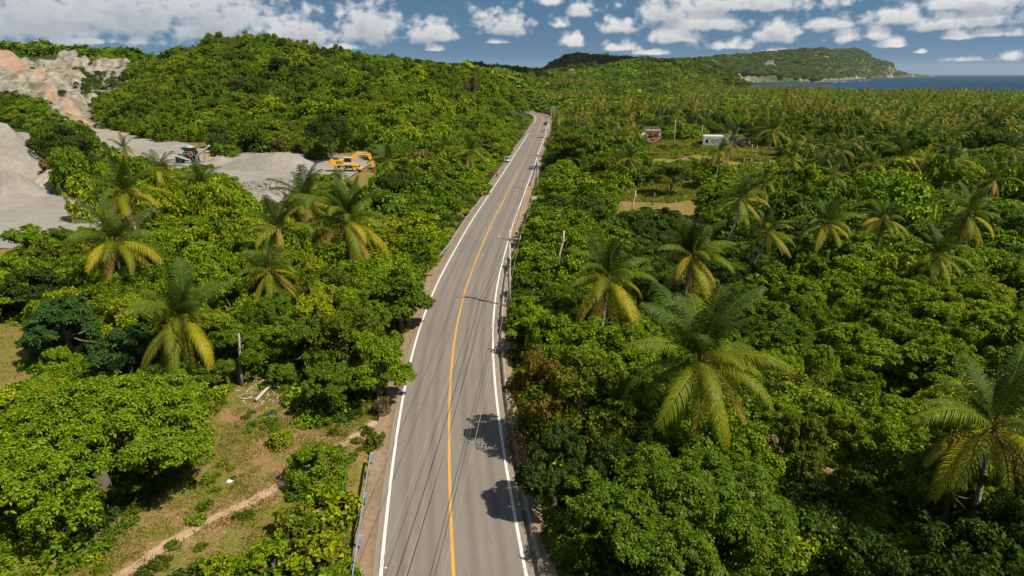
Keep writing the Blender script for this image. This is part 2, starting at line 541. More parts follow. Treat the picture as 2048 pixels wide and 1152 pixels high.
def ground_mat():
    m, nt, b = newmat('ground_soil')
    co = mnode(nt, 'ShaderNodeTexCoord').outputs['Object']
    big = noise(nt, 0.16, 6, 0.6, vec=co)
    mid = noise(nt, 0.9, 6, 0.65, vec=co)
    fine = noise(nt, 6.0, 6, 0.7, vec=co)
    grass = ramp(nt, [(0.25, (0.07, 0.075, 0.012)), (0.5, (0.13, 0.125, 0.022)), (0.75, (0.20, 0.175, 0.045))])
    nt.links.new(fine, grass.inputs[0])
    dirt = ramp(nt, [(0.25, (0.13, 0.065, 0.030)), (0.5, (0.22, 0.125, 0.062)), (0.75, (0.30, 0.20, 0.11))])
    nt.links.new(fine, dirt.inputs[0])
    sel = step(nt, mathn(nt, 'ADD', mathn(nt, 'MULTIPLY', big, 0.6), mathn(nt, 'MULTIPLY', mid, 0.5)), 0.50, 0.64)
    col = mixc(nt, sel, grass.outputs[0], dirt.outputs[0])
    # wooded hills far off read as canopy colour, bare rock on the sea cliffs
    at = mnode(nt, 'ShaderNodeAttribute', attribute_name='wood')
    wn = noise(nt, 0.035, 8, 0.72, vec=co)
    wood = ramp(nt, [(0.30, (0.020, 0.033, 0.008)), (0.48, (0.045, 0.066, 0.016)), (0.62, (0.075, 0.092, 0.026)), (0.75, (0.11, 0.12, 0.045))])
    nt.links.new(wn, wood.inputs[0])
    col = mixc(nt, at.outputs['Fac'], col, wood.outputs[0])
    rk = mnode(nt, 'ShaderNodeAttribute', attribute_name='cliff')
    rn = noise(nt, 0.02, 6, 0.7, vec=co)
    rock = ramp(nt, [(0.3, (0.10, 0.085, 0.07)), (0.5, (0.24, 0.21, 0.175)), (0.68, (0.40, 0.33, 0.26))])
    nt.links.new(rn, rock.inputs[0])
    col = mixc(nt, rk.outputs['Fac'], col, rock.outputs[0])
    nt.links.new(col, b.inputs['Base Color'])
    b.inputs['Roughness'].default_value = 0.95
    b.inputs['Specular IOR Level'].default_value = 0.1
    bp = mnode(nt, 'ShaderNodeBump'); bp.inputs['Strength'].default_value = 0.7; bp.inputs['Distance'].default_value = 0.06
    nt.links.new(fine, bp.inputs['Height'])
    b2 = mnode(nt, 'ShaderNodeBump'); b2.inputs['Distance'].default_value = 14.0
    nt.links.new(mathn(nt, 'MULTIPLY', at.outputs['Fac'], 0.9), b2.inputs['Strength'])
    nt.links.new(wn, b2.inputs['Height']); nt.links.new(bp.outputs[0], b2.inputs['Normal'])
    nt.links.new(b2.outputs[0], b.inputs['Normal'])
    return m

def asphalt_mat():
    m, nt, b = newmat('weathered_asphalt')
    tc = mnode(nt, 'ShaderNodeTexCoord')
    uv = mnode(nt, 'ShaderNodeAttribute', attribute_name='across')
    acr = uv.outputs['Fac']
    co = tc.outputs['Object']
    fine = noise(nt, 9.0, 6, 0.75, vec=co)
    mp = mnode(nt, 'ShaderNodeMapping'); mp.inputs['Scale'].default_value = (1.0, 0.10, 1.0)
    nt.links.new(co, mp.inputs[0])
    streak = noise(nt, 0.8, 6, 0.6, vec=mp.outputs[0])
    big = noise(nt, 0.12, 4, 0.5, vec=co)
    base = ramp(nt, [(0.2, (0.125, 0.107, 0.090)), (0.5, (0.168, 0.145, 0.122)), (0.8, (0.215, 0.188, 0.158))])
    f = mathn(nt, 'ADD', mathn(nt, 'MULTIPLY', fine, 0.40), mathn(nt, 'ADD', mathn(nt, 'MULTIPLY', streak, 0.35), mathn(nt, 'MULTIPLY', big, 0.25)))
    nt.links.new(f, base.inputs[0])
    # wheel tracks: polished, faintly darker bands
    w = mathn(nt, 'ABSOLUTE', mathn(nt, 'SUBTRACT', mathn(nt, 'ABSOLUTE', mathn(nt, 'SUBTRACT', mathn(nt, 'ABSOLUTE', acr), 1.85)), 0.75))
    tr = mathn(nt, 'MULTIPLY', mathn(nt, 'SUBTRACT', 1.0, step(nt, w, 0.0, 0.42)), mathn(nt, 'MULTIPLY', streak, 0.75))
    col = mixc(nt, tr, base.outputs[0], (0.080, 0.070, 0.061))
    # oil line mid lane
    w2 = mathn(nt, 'ABSOLUTE', mathn(nt, 'SUBTRACT', mathn(nt, 'ABSOLUTE', acr), 1.85))
    t2 = mathn(nt, 'MULTIPLY', mathn(nt, 'SUBTRACT', 1.0, step(nt, w2, 0.0, 0.35)), mathn(nt, 'MULTIPLY', big, 0.35))
    col = mixc(nt, t2, col, (0.078, 0.068, 0.059))
    # sandy dust towards the edge of the asphalt
    ed = mathn(nt, 'MULTIPLY', step(nt, mathn(nt, 'ADD', mathn(nt, 'ABSOLUTE', acr), mathn(nt, 'MULTIPLY', streak, 0.8)), 3.6, 4.6), 0.6)
    col = mixc(nt, ed, col, (0.24, 0.185, 0.13))
    # long tar seams and resurfaced patches
    sm = noise(nt, 0.9, 3, 0.5, vec=mp.outputs[0], dist=1.5)
    sl = mathn(nt, 'SUBTRACT', 1.0, step(nt, mathn(nt, 'ABSOLUTE', mathn(nt, 'SUBTRACT', sm, 0.47)), 0.0, 0.006))
    col = mixc(nt, mathn(nt, 'MULTIPLY', sl, mathn(nt, 'MULTIPLY', big, 0.9)), col, (0.05, 0.046, 0.042))
    pt = step(nt, noise(nt, 0.07, 2, 0.4, vec=co), 0.60, 0.615)
    col = mixc(nt, mathn(nt, 'MULTIPLY', pt, 0.28), col, (0.12, 0.108, 0.095))
    # small patches and stains
    vo = mnode(nt, 'ShaderNodeTexVoronoi'); vo.inputs['Scale'].default_value = 0.55
    nt.links.new(co, vo.inputs['Vector'])
    st = mathn(nt, 'MULTIPLY', mathn(nt, 'SUBTRACT', 1.0, step(nt, vo.outputs['Distance'], 0.05, 0.16)), 0.5)
    col = mixc(nt, mathn(nt, 'MULTIPLY', st, step(nt, fine, 0.5, 0.62)), col, (0.06, 0.055, 0.05))
    nt.links.new(col, b.inputs['Base Color'])
    b.inputs['Roughness'].default_value = 0.85
    b.inputs['Specular IOR Level'].default_value = 0.25
    bp = mnode(nt, 'ShaderNodeBump'); bp.inputs['Strength'].default_value = 0.35; bp.inputs['Distance'].default_value = 0.02
    nt.links.new(fine, bp.inputs['Height']); nt.links.new(bp.outputs[0], b.inputs['Normal'])
    return m

def paint_mat(name, col, wear=0.5):
    m, nt, b = newmat(name)
    co = mnode(nt, 'ShaderNodeTexCoord').outputs['Object']
    f = noise(nt, 7.0, 6, 0.75, vec=co)
    g = noise(nt, 0.7, 4, 0.6, vec=co)
    s = step(nt, mathn(nt, 'ADD', mathn(nt, 'MULTIPLY', f, 0.6), mathn(nt, 'MULTIPLY', g, 0.45)), 0.52, 0.72)
    c = mixc(nt, mathn(nt, 'MULTIPLY', s, wear), col, (0.24, 0.205, 0.17))
    nt.links.new(c, b.inputs['Base Color'])
    b.inputs['Roughness'].default_value = 0.7
    return m

def dirt_mat(name, stops, sc=2.0, bump=0.6, spec=0.1, big=0.2):
    m, nt, b = newmat(name)
    co = mnode(nt, 'ShaderNodeTexCoord').outputs['Object']
    f = noise(nt, sc, 7, 0.7, vec=co)
    g = noise(nt, big, 5, 0.6, vec=co)
    r = ramp(nt, stops)
    nt.links.new(mathn(nt, 'ADD', mathn(nt, 'MULTIPLY', f, 0.6), mathn(nt, 'MULTIPLY', g, 0.4)), r.inputs[0])
    nt.links.new(r.outputs[0], b.inputs['Base Color'])
    b.inputs['Roughness'].default_value = 0.95
    b.inputs['Specular IOR Level'].default_value = spec
    bp = mnode(nt, 'ShaderNodeBump'); bp.inputs['Strength'].default_value = bump; bp.inputs['Distance'].default_value = 0.08
    nt.links.new(f, bp.inputs['Height']); nt.links.new(bp.outputs[0], b.inputs['Normal'])
    return m

def quarry_mat():
    m, nt, b = newmat('quarry_rock')
    co = mnode(nt, 'ShaderNodeTexCoord').outputs['Object']
    f = noise(nt, 0.28, 9, 0.74, vec=co)
    g = noise(nt, 0.06, 6, 0.6, vec=co, dist=0.8)
    geo = mnode(nt, 'ShaderNodeNewGeometry')
    sx = mnode(nt, 'ShaderNodeSeparateXYZ'); nt.links.new(geo.outputs['Normal'], sx.inputs[0])
    floor = ramp(nt, [(0.3, (0.165, 0.15, 0.125)), (0.5, (0.235, 0.216, 0.186)), (0.7, (0.30, 0.28, 0.245))])
    nt.links.new(mathn(nt, 'ADD', mathn(nt, 'MULTIPLY', f, 0.5), mathn(nt, 'MULTIPLY', g, 0.5)), floor.inputs[0])
    wall = ramp(nt, [(0.30, (0.045, 0.040, 0.033)), (0.42, (0.14, 0.125, 0.102)), (0.54, (0.235, 0.21, 0.172)), (0.7, (0.33, 0.30, 0.255))])
    nt.links.new(f, wall.inputs[0])
    at = mnode(nt, 'ShaderNodeAttribute', attribute_name='cliff')
    col = mixc(nt, at.outputs['Fac'], floor.outputs[0], wall.outputs[0])
    oc = mnode(nt, 'ShaderNodeAttribute', attribute_name='ochre')
    col = mixc(nt, mathn(nt, 'MULTIPLY', mathn(nt, 'MULTIPLY', oc.outputs['Fac'], 0.65), step(nt, g, 0.30, 0.52)), col, (0.33, 0.19, 0.105))
    wg = mathn(nt, 'MULTIPLY', at.outputs['Fac'], mathn(nt, 'MULTIPLY', step(nt, noise(nt, 0.13, 7, 0.7, vec=co), 0.54, 0.62), 0.75))
    col = mixc(nt, wg, col, (0.09, 0.09, 0.035))
    nt.links.new(col, b.inputs['Base Color'])
    b.inputs['Roughness'].default_value = 0.95
    b.inputs['Specular IOR Level'].default_value = 0.1
    bp = mnode(nt, 'ShaderNodeBump'); bp.inputs['Strength'].default_value = 0.8; bp.inputs['Distance'].default_value = 0.5
    nt.links.new(f, bp.inputs['Height']); nt.links.new(bp.outputs[0], b.inputs['Normal'])
    return m

def sea_mat():
    m, nt, b = newmat('sea_water')
    co = mnode(nt, 'ShaderNodeTexCoord').outputs['Object']
    g = noise(nt, 0.0016, 5, 0.6, vec=co)
    r = ramp(nt, [(0.3, (0.001, 0.020, 0.050)), (0.6, (0.001, 0.032, 0.072)), (0.8, (0.002, 0.052, 0.100))])
    nt.links.new(g, r.inputs[0])
    nt.links.new(r.outputs[0], b.inputs['Base Color'])
    b.inputs['Roughness'].default_value = 0.45
    b.inputs['Specular IOR Level'].default_value = 0.06
    f = noise(nt, 0.05, 6, 0.65, vec=co)
    bp = mnode(nt, 'ShaderNodeBump'); bp.inputs['Strength'].default_value = 0.9; bp.inputs['Distance'].default_value = 1.6
    nt.links.new(f, bp.inputs['Height']); nt.links.new(bp.outputs[0], b.inputs['Normal'])
    return m

M['ground'] = ground_mat()
M['asphalt'] = asphalt_mat()
M['line_white'] = paint_mat('line_white', (0.60, 0.58, 0.54), 0.8)
M['line_yellow'] = paint_mat('line_yellow', (0.50, 0.255, 0.03), 0.55)
M['shoulder'] = dirt_mat('shoulder_dirt', [(0.3, (0.13, 0.09, 0.05)), (0.5, (0.22, 0.155, 0.10)), (0.7, (0.31, 0.23, 0.155))], 3.0)
M['red_soil'] = dirt_mat('red_soil', [(0.3, (0.12, 0.085, 0.03)), (0.5, (0.22, 0.135, 0.065)), (0.7, (0.32, 0.205, 0.11))], 2.5)
M['path'] = dirt_mat('sandy_path', [(0.3, (0.24, 0.155, 0.085)), (0.5, (0.34, 0.235, 0.145)), (0.7, (0.42, 0.31, 0.205))], 3.0)
M['gravel'] = dirt_mat('grey_gravel', [(0.3, (0.14, 0.127, 0.106)), (0.5, (0.205, 0.188, 0.16)), (0.7, (0.27, 0.25, 0.218))], 0.9, 1.0, big=0.18)
M['quarry'] = quarry_mat()
M['sea'] = sea_mat()
M['foam'] = plain('foam', (0.8, 0.8, 0.8), 0.8, var=0.05)
M['grass'] = leaf_material('grass_blade', 'OBJECT', trans=0.3, rough=0.6, spec=0.15, hue=0.05, val=0.5)

# ------------------------------------------------------------------ the road line
YEL = [(905, 1151), (898, 1004), (895.5, 878), (897, 765), (901, 708), (908, 667), (920, 612.6), (933.8, 564.7),
       (957.8, 506.5), (988.6, 434.7), (1004, 408), (1017.6, 380), (1036.6, 343), (1044.8, 326.8), (1051, 313), (1057.6, 300),
       (1067.6, 280), (1079.5, 254.7), (1084.5, 240), (1083, 232), (1074, 227.2), (1062, 225)]
cpts = [G(x, y)[:2] for x, y in YEL]
d0 = (cpts[0] - cpts[1]); d0 /= np.linalg.norm(d0)
cpts = [cpts[0] + d0 * 100 + np.array((9., 0)), cpts[0] + d0 * 60 + np.array((3., 0)), cpts[0] + d0 * 28 + np.array((0.6, 0))] + cpts
d1 = cpts[-1] - cpts[-2]; d1 /= np.linalg.norm(d1)
cpts = cpts + [cpts[-1] + d1 * 25 + np.array((0, 6.)), cpts[-1] + d1 * 60 + np.array((0, 22.))]

def catmull(P, step_len):
    P = [np.asarray(p, float) for p in P]
    out = []
    for i in range(len(P) - 1):
        p0 = P[max(i - 1, 0)]; p1 = P[i]; p2 = P[i + 1]; p3 = P[min(i + 2, len(P) - 1)]
        m = max(2, int(np.linalg.norm(p2 - p1) / step_len))
        for k in range(m):
            t = k / m
            out.append(0.5 * ((2 * p1) + (-p0 + p2) * t + (2 * p0 - 5 * p1 + 4 * p2 - p3) * t * t + (-p0 + 3 * p1 - 3 * p2 + p3) * t ** 3))
    out.append(P[-1])
    return np.array(out)

CEN = catmull(cpts, 1.5)
for _ in range(60):                               # ease the measured points into an even curve
    CEN[1:-1] = CEN[1:-1] * 0.5 + 0.25 * (CEN[:-2] + CEN[2:])
seg = np.linalg.norm(np.diff(CEN, axis=0), axis=1)
SLEN = np.concatenate([[0], np.cumsum(seg)])
TAN = np.gradient(CEN, axis=0); TAN /= np.linalg.norm(TAN, axis=1)[:, None]
NOR = np.stack([TAN[:, 1], -TAN[:, 0]], 1)        # to the right of the way ahead

def road_dist(X, Y):
    """signed offset from the centre line (right positive)"""
    X = np.asarray(X, float); Y = np.asarray(Y, float)
    shp = X.shape
    P = np.stack([X.ravel(), Y.ravel()], 1)
    res = np.full(len(P), 1e3)
    near = (P[:, 1] < 520) & (P[:, 1] > -120) & (np.abs(P[:, 0]) < 160)
    idx = np.where(near)[0]
    for s in range(0, len(idx), 20000):
        ii = idx[s:s + 20000]
        D = P[ii][:, None, :] - CEN[None, ::2, :]
        d2 = (D ** 2).sum(2)
        j = d2.argmin(1)
        v = D[np.arange(len(ii)), j]
        res[ii] = np.sign((v * NOR[::2][j]).sum(1)) * np.sqrt(d2[np.arange(len(ii)), j])
    return res.reshape(shp)

TICK('# ----------------------------')
# ------------------------------------------------------------------ lie of the land
def vnoise(X, Y, sc, seed=0):
    """smooth value noise, numpy"""
    x = X / sc + seed * 17.31; y = Y / sc - seed * 9.77
    xi = np.floor(x).astype(np.int64); yi = np.floor(y).astype(np.int64)
    fx = x - xi; fy = y - yi
    fx = fx * fx * (3 - 2 * fx); fy = fy * fy * (3 - 2 * fy)
    def h(a, b):
        v = (a * 374761393 + b * 668265263 + seed * 1442695041) & 0x7fffffff
        v = ((v ^ (v >> 13)) * 1274126177) & 0x7fffffff
        return ((v ^ (v >> 16)) & 0xffff) / 65535.0
    return (h(xi, yi) * (1 - fx) + h(xi + 1, yi) * fx) * (1 - fy) + (h(xi, yi + 1) * (1 - fx) + h(xi + 1, yi + 1) * fx) * fy

def fbm(X, Y, sc, oct_=4, seed=0):
    r = 0; a = 0.5; t = 0
    for i in range(oct_):
        r = r + a * vnoise(X, Y, sc / 2 ** i, seed + i); t += a; a *= 0.5
    return r / t

def E(y):
    w = (576 - np.asarray(y, float)) / FPX
    return (-SP + w * CP) / (CP + w * SP)

def sstep(t):
    t = np.clip(t, 0, 1)
    return t * t * (3 - 2 * t)

SEA_Z = -6.0
# bearing (photo column) : sky line row, distance of ridge, distance of foot
HILL = np.array([(-900, 90, 560, 330), (-300, 80, 540, 330), (0, 76, 530, 322), (100, 83, 520, 325), (200, 91, 500, 325), (330, 100, 470, 270),
                 (380, 92, 440, 255), (420, 71, 425, 248), (480, 67, 420, 245), (560, 74, 415, 240), (650, 87, 405, 222),
                 (730, 97, 410, 208), (800, 110, 420, 204), (880, 123, 440, 214), (960, 133, 470, 240), (1020, 146, 500, 275),
                 (1060, 176, 520, 330), (1090, 210, 540, 400), (1120, 240, 540, 500), (1300, 240, 600, 590)], float)
SADDLE = np.array([(300, 140, 900, 560), (800, 128, 900, 560), (900, 126, 950, 600), (960, 128, 1000, 620), (1040, 135, 1100, 680), (1090, 140, 1200, 800),
                   (1130, 150, 1300, 900), (1200, 175, 1300, 900), (1300, 190, 1400, 900)], float)
KNOLL = np.array([(1050, 148, 1750, 1300), (1085, 138, 1750, 1350), (1110, 123, 1750, 1400), (1140, 109, 1750, 1400), (1160, 106, 1750, 1400),
                  (1185, 109, 1750, 1400), (1215, 112, 1800, 1400), (1245, 112, 1800, 1400), (1290, 116, 1900, 1400), (1340, 124, 1900, 1400), (1400, 140, 1900, 1400), (1500, 165, 1900, 1400)], float)
SLOPE = np.array([(980, 175, 1000, 720), (1040, 160, 1050, 720), (1090, 155, 1100, 760), (1140, 150, 1150, 780), (1200, 137, 1350, 820), (1260, 125, 1500, 860),
                  (1310, 121, 1650, 900), (1360, 119, 1900, 950), (1420, 122, 2100, 1050), (1480, 128, 2300, 1500), (1560, 142, 2500, 2100), (1640, 158, 2700, 2600), (1700, 168, 2800, 2750)], float)
HEAD = np.array([(1300, 125, 3400, 2600), (1380, 119, 3600, 2700), (1430, 114, 3800, 2750), (1480, 111, 4000, 2800), (1520, 109, 4200, 2850), (1560, 104, 4400, 2900),
                 (1600, 98.5, 4700, 3000), (1640, 97.5, 5000, 3200), (1660, 101, 5200, 3400), (1680, 100, 5600, 3700), (1700, 99, 5900, 4100),
                 (1716, 101, 6000, 4500), (1728, 107, 6100, 4900), (1740, 117, 6200, 5200), (1756, 122, 6300, 5500), (1772, 125, 6400, 5800),
                 (1783, 129, 6500, 6200), (1788, 141, 6600, 6300), (1800, 144.5, 6800, 6400), (1830, 147.5, 7600, 6900), (1862, 150, 8800, 8000), (1874, 156, 9000, 8900), (1890, 170, 9000, 8990)], float)
BAY = np.array([(1330, 2300, 2300), (1380, 2050, 2450), (1450, 1750, 2600), (1560, 1550, 2750), (1640, 1350, 2900), (1690, 1250, 3200), (1705, 1230, 3900), (1730, 1190, 5000), (1760, 1150, 5600),
                (1800, 1110, 6500), (1850, 1060, 8300), (1872, 1040, 9300), (1900, 1010, 14000), (2048, 930, 15000), (2500, 760, 15000), (4000, 480, 15000)], float)

def ridge(xp, Y, T, canopy, back, q):
    s = np.interp(xp, T[:, 0], T[:, 1]); yr = np.interp(xp, T[:, 0], T[:, 2]); yb = np.interp(xp, T[:, 0], T[:, 3])
    zt = CAM_H + E(s) * yr - canopy
    t = (Y - yb) / np.maximum(yr - yb, 5)
    up = 1 - (1 - np.clip(t, 0, 1)) ** q
    dn = 1 - 0.6 * sstep((Y - yr) / back)
    h = np.where(t < 1, zt * up, zt * dn)
    ok = (xp > T[0, 0]) & (xp < T[-1, 0])
    return np.where((t > 0) & ok, h, -50.0)

def land(X, Y, detail=True):
    X = np.asarray(X, float); Y = np.asarray(Y, float)
    a = X / np.maximum(Y, 1.0)
    xp = 1024 + FPX * a * 1.05
    front = Y > 60
    d = np.abs(road_dist(X, Y))
    far = np.clip((np.hypot(X, Y) - 60) / 200, 0, 1)
    base = -0.10 + (fbm(X, Y, 40, 3, 3) - 0.5) * 1.6 * far * sstep((d - 8) / 25)
    base = base - 4.6 * sstep((Y - 420) / 480) * (X > 0)
    q = np.interp(xp, [0, 230, 330, 1100], [1.9, 1.9, 1.35, 1.25])
    lump = (fbm(X, Y, 70, 4, 11) - 0.5)
    hA = ridge(xp, Y, HILL, 8.2, 200, q)
    hA = np.where(hA > 0, hA + lump * 15 * sstep(hA / 14) * np.clip((np.interp(xp, HILL[:, 0], HILL[:, 2]) - Y) / 60, 0, 1), hA)
    hB = ridge(xp, Y, SADDLE, 6.0, 300, 1.5)
    hC = ridge(xp, Y, KNOLL, 6.0, 500, 1.5)
    hS = ridge(xp, Y, SLOPE, 5.0, 500, 1.2)
    lump2 = (fbm(X, Y, 220, 5, 21) - 0.5)
    hS = np.where(hS > 0, hS + lump2 * 34 * sstep(hS / 30) * np.clip((np.interp(xp, SLOPE[:, 0], SLOPE[:, 2]) - Y) / 200, 0, 1), hS)
    hD = ridge(xp, Y, HEAD, 0.0, 1500, np.interp(xp, [1380, 1560, 1700, 1790], [1.15, 1.2, 1.35, 1.6]))
    lump3 = (fbm(X, Y, 700, 6, 31) - 0.5)
    hD = np.where(hD > 0, hD + lump3 * 110 * sstep(hD / 90) * np.clip((np.interp(xp, HEAD[:, 0], HEAD[:, 2]) - Y) / 500, 0, 1), hD)
    h = np.maximum.reduce([base, np.where(front, hA, -50), np.where(front, hB, -50), np.where(front, hC, -50), np.where(front, hS, -50), np.where(front, hD, -50)])
    yn = np.interp(xp, BAY[:, 0], BAY[:, 1]); yf = np.interp(xp, BAY[:, 0], BAY[:, 2])
    wob = (fbm(X, Y, 160, 4, 41) - 0.5) * 120
    edge = np.minimum(Y - yn + wob, yf - Y + wob * np.clip(Y / 2500, 1, 3))
    sea = sstep(edge / np.clip(Y * 0.010, 12, 60))
    sea = np.where((xp > BAY[0, 0]) & front, sea, 0)
    h = h * (1 - sea) + (SEA_Z - 7) * sea
    road = sstep((d - 4.7 - np.clip(Y, 0, 600) * 0.010) / 0.7)
    h = np.where(d < 40, (h) * road + (-0.55) * (1 - road), h)
    return h, sea

def lz(x, y):
    return float(land(np.array([x]), np.array([y]))[0][0])

def build_terrain():
    az = np.concatenate([np.linspace(-180, -46, 40)[:-1], np.linspace(-46, 46, 420), np.linspace(46, 180, 40)[1:-1]])
    rad = np.concatenate([[0.01], np.geomspace(6, 150, 120), np.geomspace(150, 12000, 290)[1:]])
    A, Rr = np.meshgrid(np.radians(az), rad, indexing='ij')
    X = np.sin(A) * Rr; Y = np.cos(A) * Rr
    H, sea = land(X, Y)
    na, nr = X.shape
    V = np.stack([X, Y, H], 2).reshape(-1, 3)
    i = np.arange(na)[:, None]; j = np.arange(nr - 1)[None, :]
    i2 = (i + 1) % na
    F = np.stack([i * nr + j, i * nr + j + 1, i2 * nr + j + 1, i2 * nr + j], 2).reshape(-1, 4)[:, ::-1]
    dist = np.hypot(X, Y)
    wood = sstep((dist - 240) / 120)
    gx = np.abs(np.gradient(H, axis=1)) / np.maximum(np.gradient(dist, axis=1), 0.1)
    xp = 1024 + FPX * X / np.maximum(Y, 1) * 1.05
    px, py, _ = proj(V); px = px.reshape(X.shape); py = py.reshape(X.shape)
    cliff = sstep((gx - 0.30) / 0.25) * (dist > 2000)
    # low sea cliffs round the bay and the bluffs of the headland
    shore = (sea < 0.6) & (H < 9) & (H > SEA_Z - 4) & (dist > 1500) & (np.abs(gx) > 0.02)
    cliff = np.maximum(cliff, 0.9 * shore)
    for poly in ([(1630, 100), (1668, 99), (1672, 118), (1655, 122), (1625, 116)], [(1672, 136), (1700, 135), (1702, 143), (1674, 144)],
                 [(1720, 137), (1745, 136), (1748, 144), (1722, 145)], [(1778, 128), (1789, 131), (1790, 142), (1778, 141)]):
        cliff = np.maximum(cliff, np.where(in_poly(px, py, poly) & (dist > 2600), 0.4 + 0.6 * (fbm(X, Y, 120, 3, 5) > 0.45), 0))
    me = mesh_np('ground', V, F, M['ground'], smooth=True,
                 attrs={'wood': ('FLOAT', wood.astype(np.float32)), 'cliff': ('FLOAT', cliff.astype(np.float32))})
    tag(obj('ground', me), kind='structure')
build_terrain()

TICK('def build_sea():')
def build_sea():
    v = [(200, -3000, SEA_Z), (90000, -3000, SEA_Z), (90000, 90000, SEA_Z), (200, 90000, SEA_Z)]
    n_ = 24
    xs = np.concatenate([np.linspace(150, 6000, n_), [12000, 20000, 27000]]); ys = np.concatenate([np.linspace(-3000, 12000, n_), [16000, 21000, 27000]])
    X, Y = np.meshgrid(xs, ys, indexing='ij')
    V = np.stack([X, Y, np.full_like(X, SEA_Z)], 2).reshape(-1, 3)
    a, b = X.shape
    i = np.arange(a - 1)[:, None]; j = np.arange(b - 1)[None, :]
    F = np.stack([i * b + j, (i + 1) * b + j, (i + 1) * b + j + 1, i * b + j + 1], 2).reshape(-1, 4)
    tag(obj('sea', mesh_np('sea', V, F, M['sea'])), kind='structure')
build_sea()

TICK('# ----------------------------')
# ------------------------------------------------------------------ road, markings, verges
def strip(name, o0, o1, z0, z1, mat, s0=None, s1=None, parent=None, prof=None, wob=0.0, seed=0, attr=False):
    s0 = 0 if s0 is None else s0; s1 = SLEN[-1] if s1 is None else s1
    k = np.where((SLEN >= s0) & (SLEN <= s1))[0]
    prof = prof or [(o0, z0), (o1, z1)]
    rows = []
    r_ = np.random.default_rng(seed)
    for q, (o, z) in enumerate(prof):
        oo = np.full(len(k), o, float)
        if wob and q in (len(prof) - 1,):
            w = r_.normal(0, 1, len(k))
            w = np.convolve(w, np.ones(5) / 5, 'same')
            oo = oo + w * wob
        p = CEN[k] + NOR[k] * oo[:, None]
        rows.append(np.column_stack([p, np.full(len(k), z)]))
    V = np.stack(rows, 1); m = len(prof)
    V = V.reshape(-1, 3)
    i = np.arange(len(k) - 1)[:, None]; j = np.arange(m - 1)[None, :]
    F = np.stack([i * m + j, i * m + j + 1, (i + 1) * m + j + 1, (i + 1) * m + j], 2).reshape(-1, 4)
    at = None
    if attr:
        at = {'across': ('FLOAT', np.tile(np.array([p[0] for p in prof], np.float32), len(k)))}
    return obj(name, mesh_np(name, V, F, mat, attrs=at), parent)

def s_at(x, y):
    p = G(x, y)[:2]
    return SLEN[((CEN - p) ** 2).sum(1).argmin()]

road = strip('road', 0, 0, 0, 0, M['asphalt'], prof=[(o, 0.03 - abs(o) * 0.006) for o in (-4.05, -3.6, -2.7, -1.85, -1.0, 0, 1.0, 1.85, 2.7, 3.6, 4.05)], attr=True)
tag(road, kind='structure')
strip('edge_line', -3.71, -3.54, 0.0135, 0.0145, M['line_white'], parent=road)
strip('edge_line', 3.54, 3.71, 0.0145, 0.0135, M['line_white'], parent=road)
sd0, sd1 = s_at(1036.6, 343), s_at(1074, 266)
strip('centre_line', -0.085, 0.085, 0.036, 0.036, M['line_yellow'], s1=sd0, parent=road)
strip('centre_line', -0.085, 0.085, 0.036, 0.036, M['line_yellow'], s0=sd1, parent=road)
s = sd0 + 4.5
while s < sd1 - 2:
    strip('centre_dash', -0.085, 0.085, 0.036, 0.036, M['line_yellow'], s0=s, s1=s + 4.6, parent=road)
    s += 10.5
# raised studs on the edge lines
stud = MB().box((0, 0, 0.012), (0.10, 0.09, 0.02), taper=0.6).mesh('road_stud', M['sign_white'])
for side in (-3.42, 3.78):
    for s in np.arange(30, 260, 24.0):
        k = int(np.argmin(np.abs(SLEN - s)))
        p = CEN[k] + NOR[k] * side
        obj('road_stud', stud, road, (p[0], p[1], 0.015))

tag(strip('shoulder', 0, 0, 0, 0, M['shoulder'], prof=[(-4.05, -0.002), (-4.1, -0.03), (-4.5, -0.05), (-5.15, -0.085)], wob=0.3, seed=2), kind='structure')
sg = s_at(1005, 513)
tag(strip('gutter', 0, 0, 0, 0, M['old_concrete'], s1=sg, prof=[(4.052, -0.002), (4.07, -0.42), (4.36, -0.42), (4.38, -0.01), (4.62, 0.0), (4.65, -0.14)]), kind='structure')
tag(strip('shoulder', 0, 0, 0, 0, M['shoulder'], s1=sg, prof=[(4.64, -0.03), (4.9, -0.05), (5.2, -0.09)], wob=0.2, seed=4), kind='structure')
tag(strip('shoulder', 0, 0, 0, 0, M['shoulder'], s0=sg - 1, prof=[(4.052, -0.003), (4.1, -0.03), (4.6, -0.05), (5.25, -0.088)], wob=0.3, seed=5), kind='structure')

# earth path through the clearing, on a wider band of trodden red soil
pp = catmull([G(x, y)[:2] for x, y in ((120, 1215), (235, 1148), (330, 1090), (425, 1034), (500, 1002), (562, 968), (625, 930), (680, 890), (712, 868), (752, 840))], 0.5)
tt = np.gradient(pp, axis=0); tt /= np.linalg.norm(tt, axis=1)[:, None]
nn = np.stack([tt[:, 1], -tt[:, 0]], 1)
r_ = np.random.default_rng(3)
wl = 0.34 + np.convolve(r_.normal(0, 0.16, len(pp)), np.ones(4) / 4, 'same'); wr = 0.34 + np.convolve(r_.normal(0, 0.16, len(pp)), np.ones(4) / 4, 'same')
V = np.stack([np.column_stack([pp - nn * wl[:, None], np.full(len(pp), -0.088)]), np.column_stack([pp + nn * wr[:, None], np.full(len(pp), -0.088)])], 1).reshape(-1, 3)
i = np.arange(len(pp) - 1)
w1 = 0.85 + np.convolve(r_.normal(0, 0.7, len(pp)), np.ones(5) / 5, 'same'); w2 = 0.85 + np.convolve(r_.normal(0, 0.7, len(pp)), np.ones(5) / 5, 'same')
Vb = np.stack([np.column_stack([pp - nn * w1[:, None], np.full(len(pp), -0.096)]), np.column_stack([pp + nn * w2[:, None], np.full(len(pp), -0.096)])], 1).reshape(-1, 3)
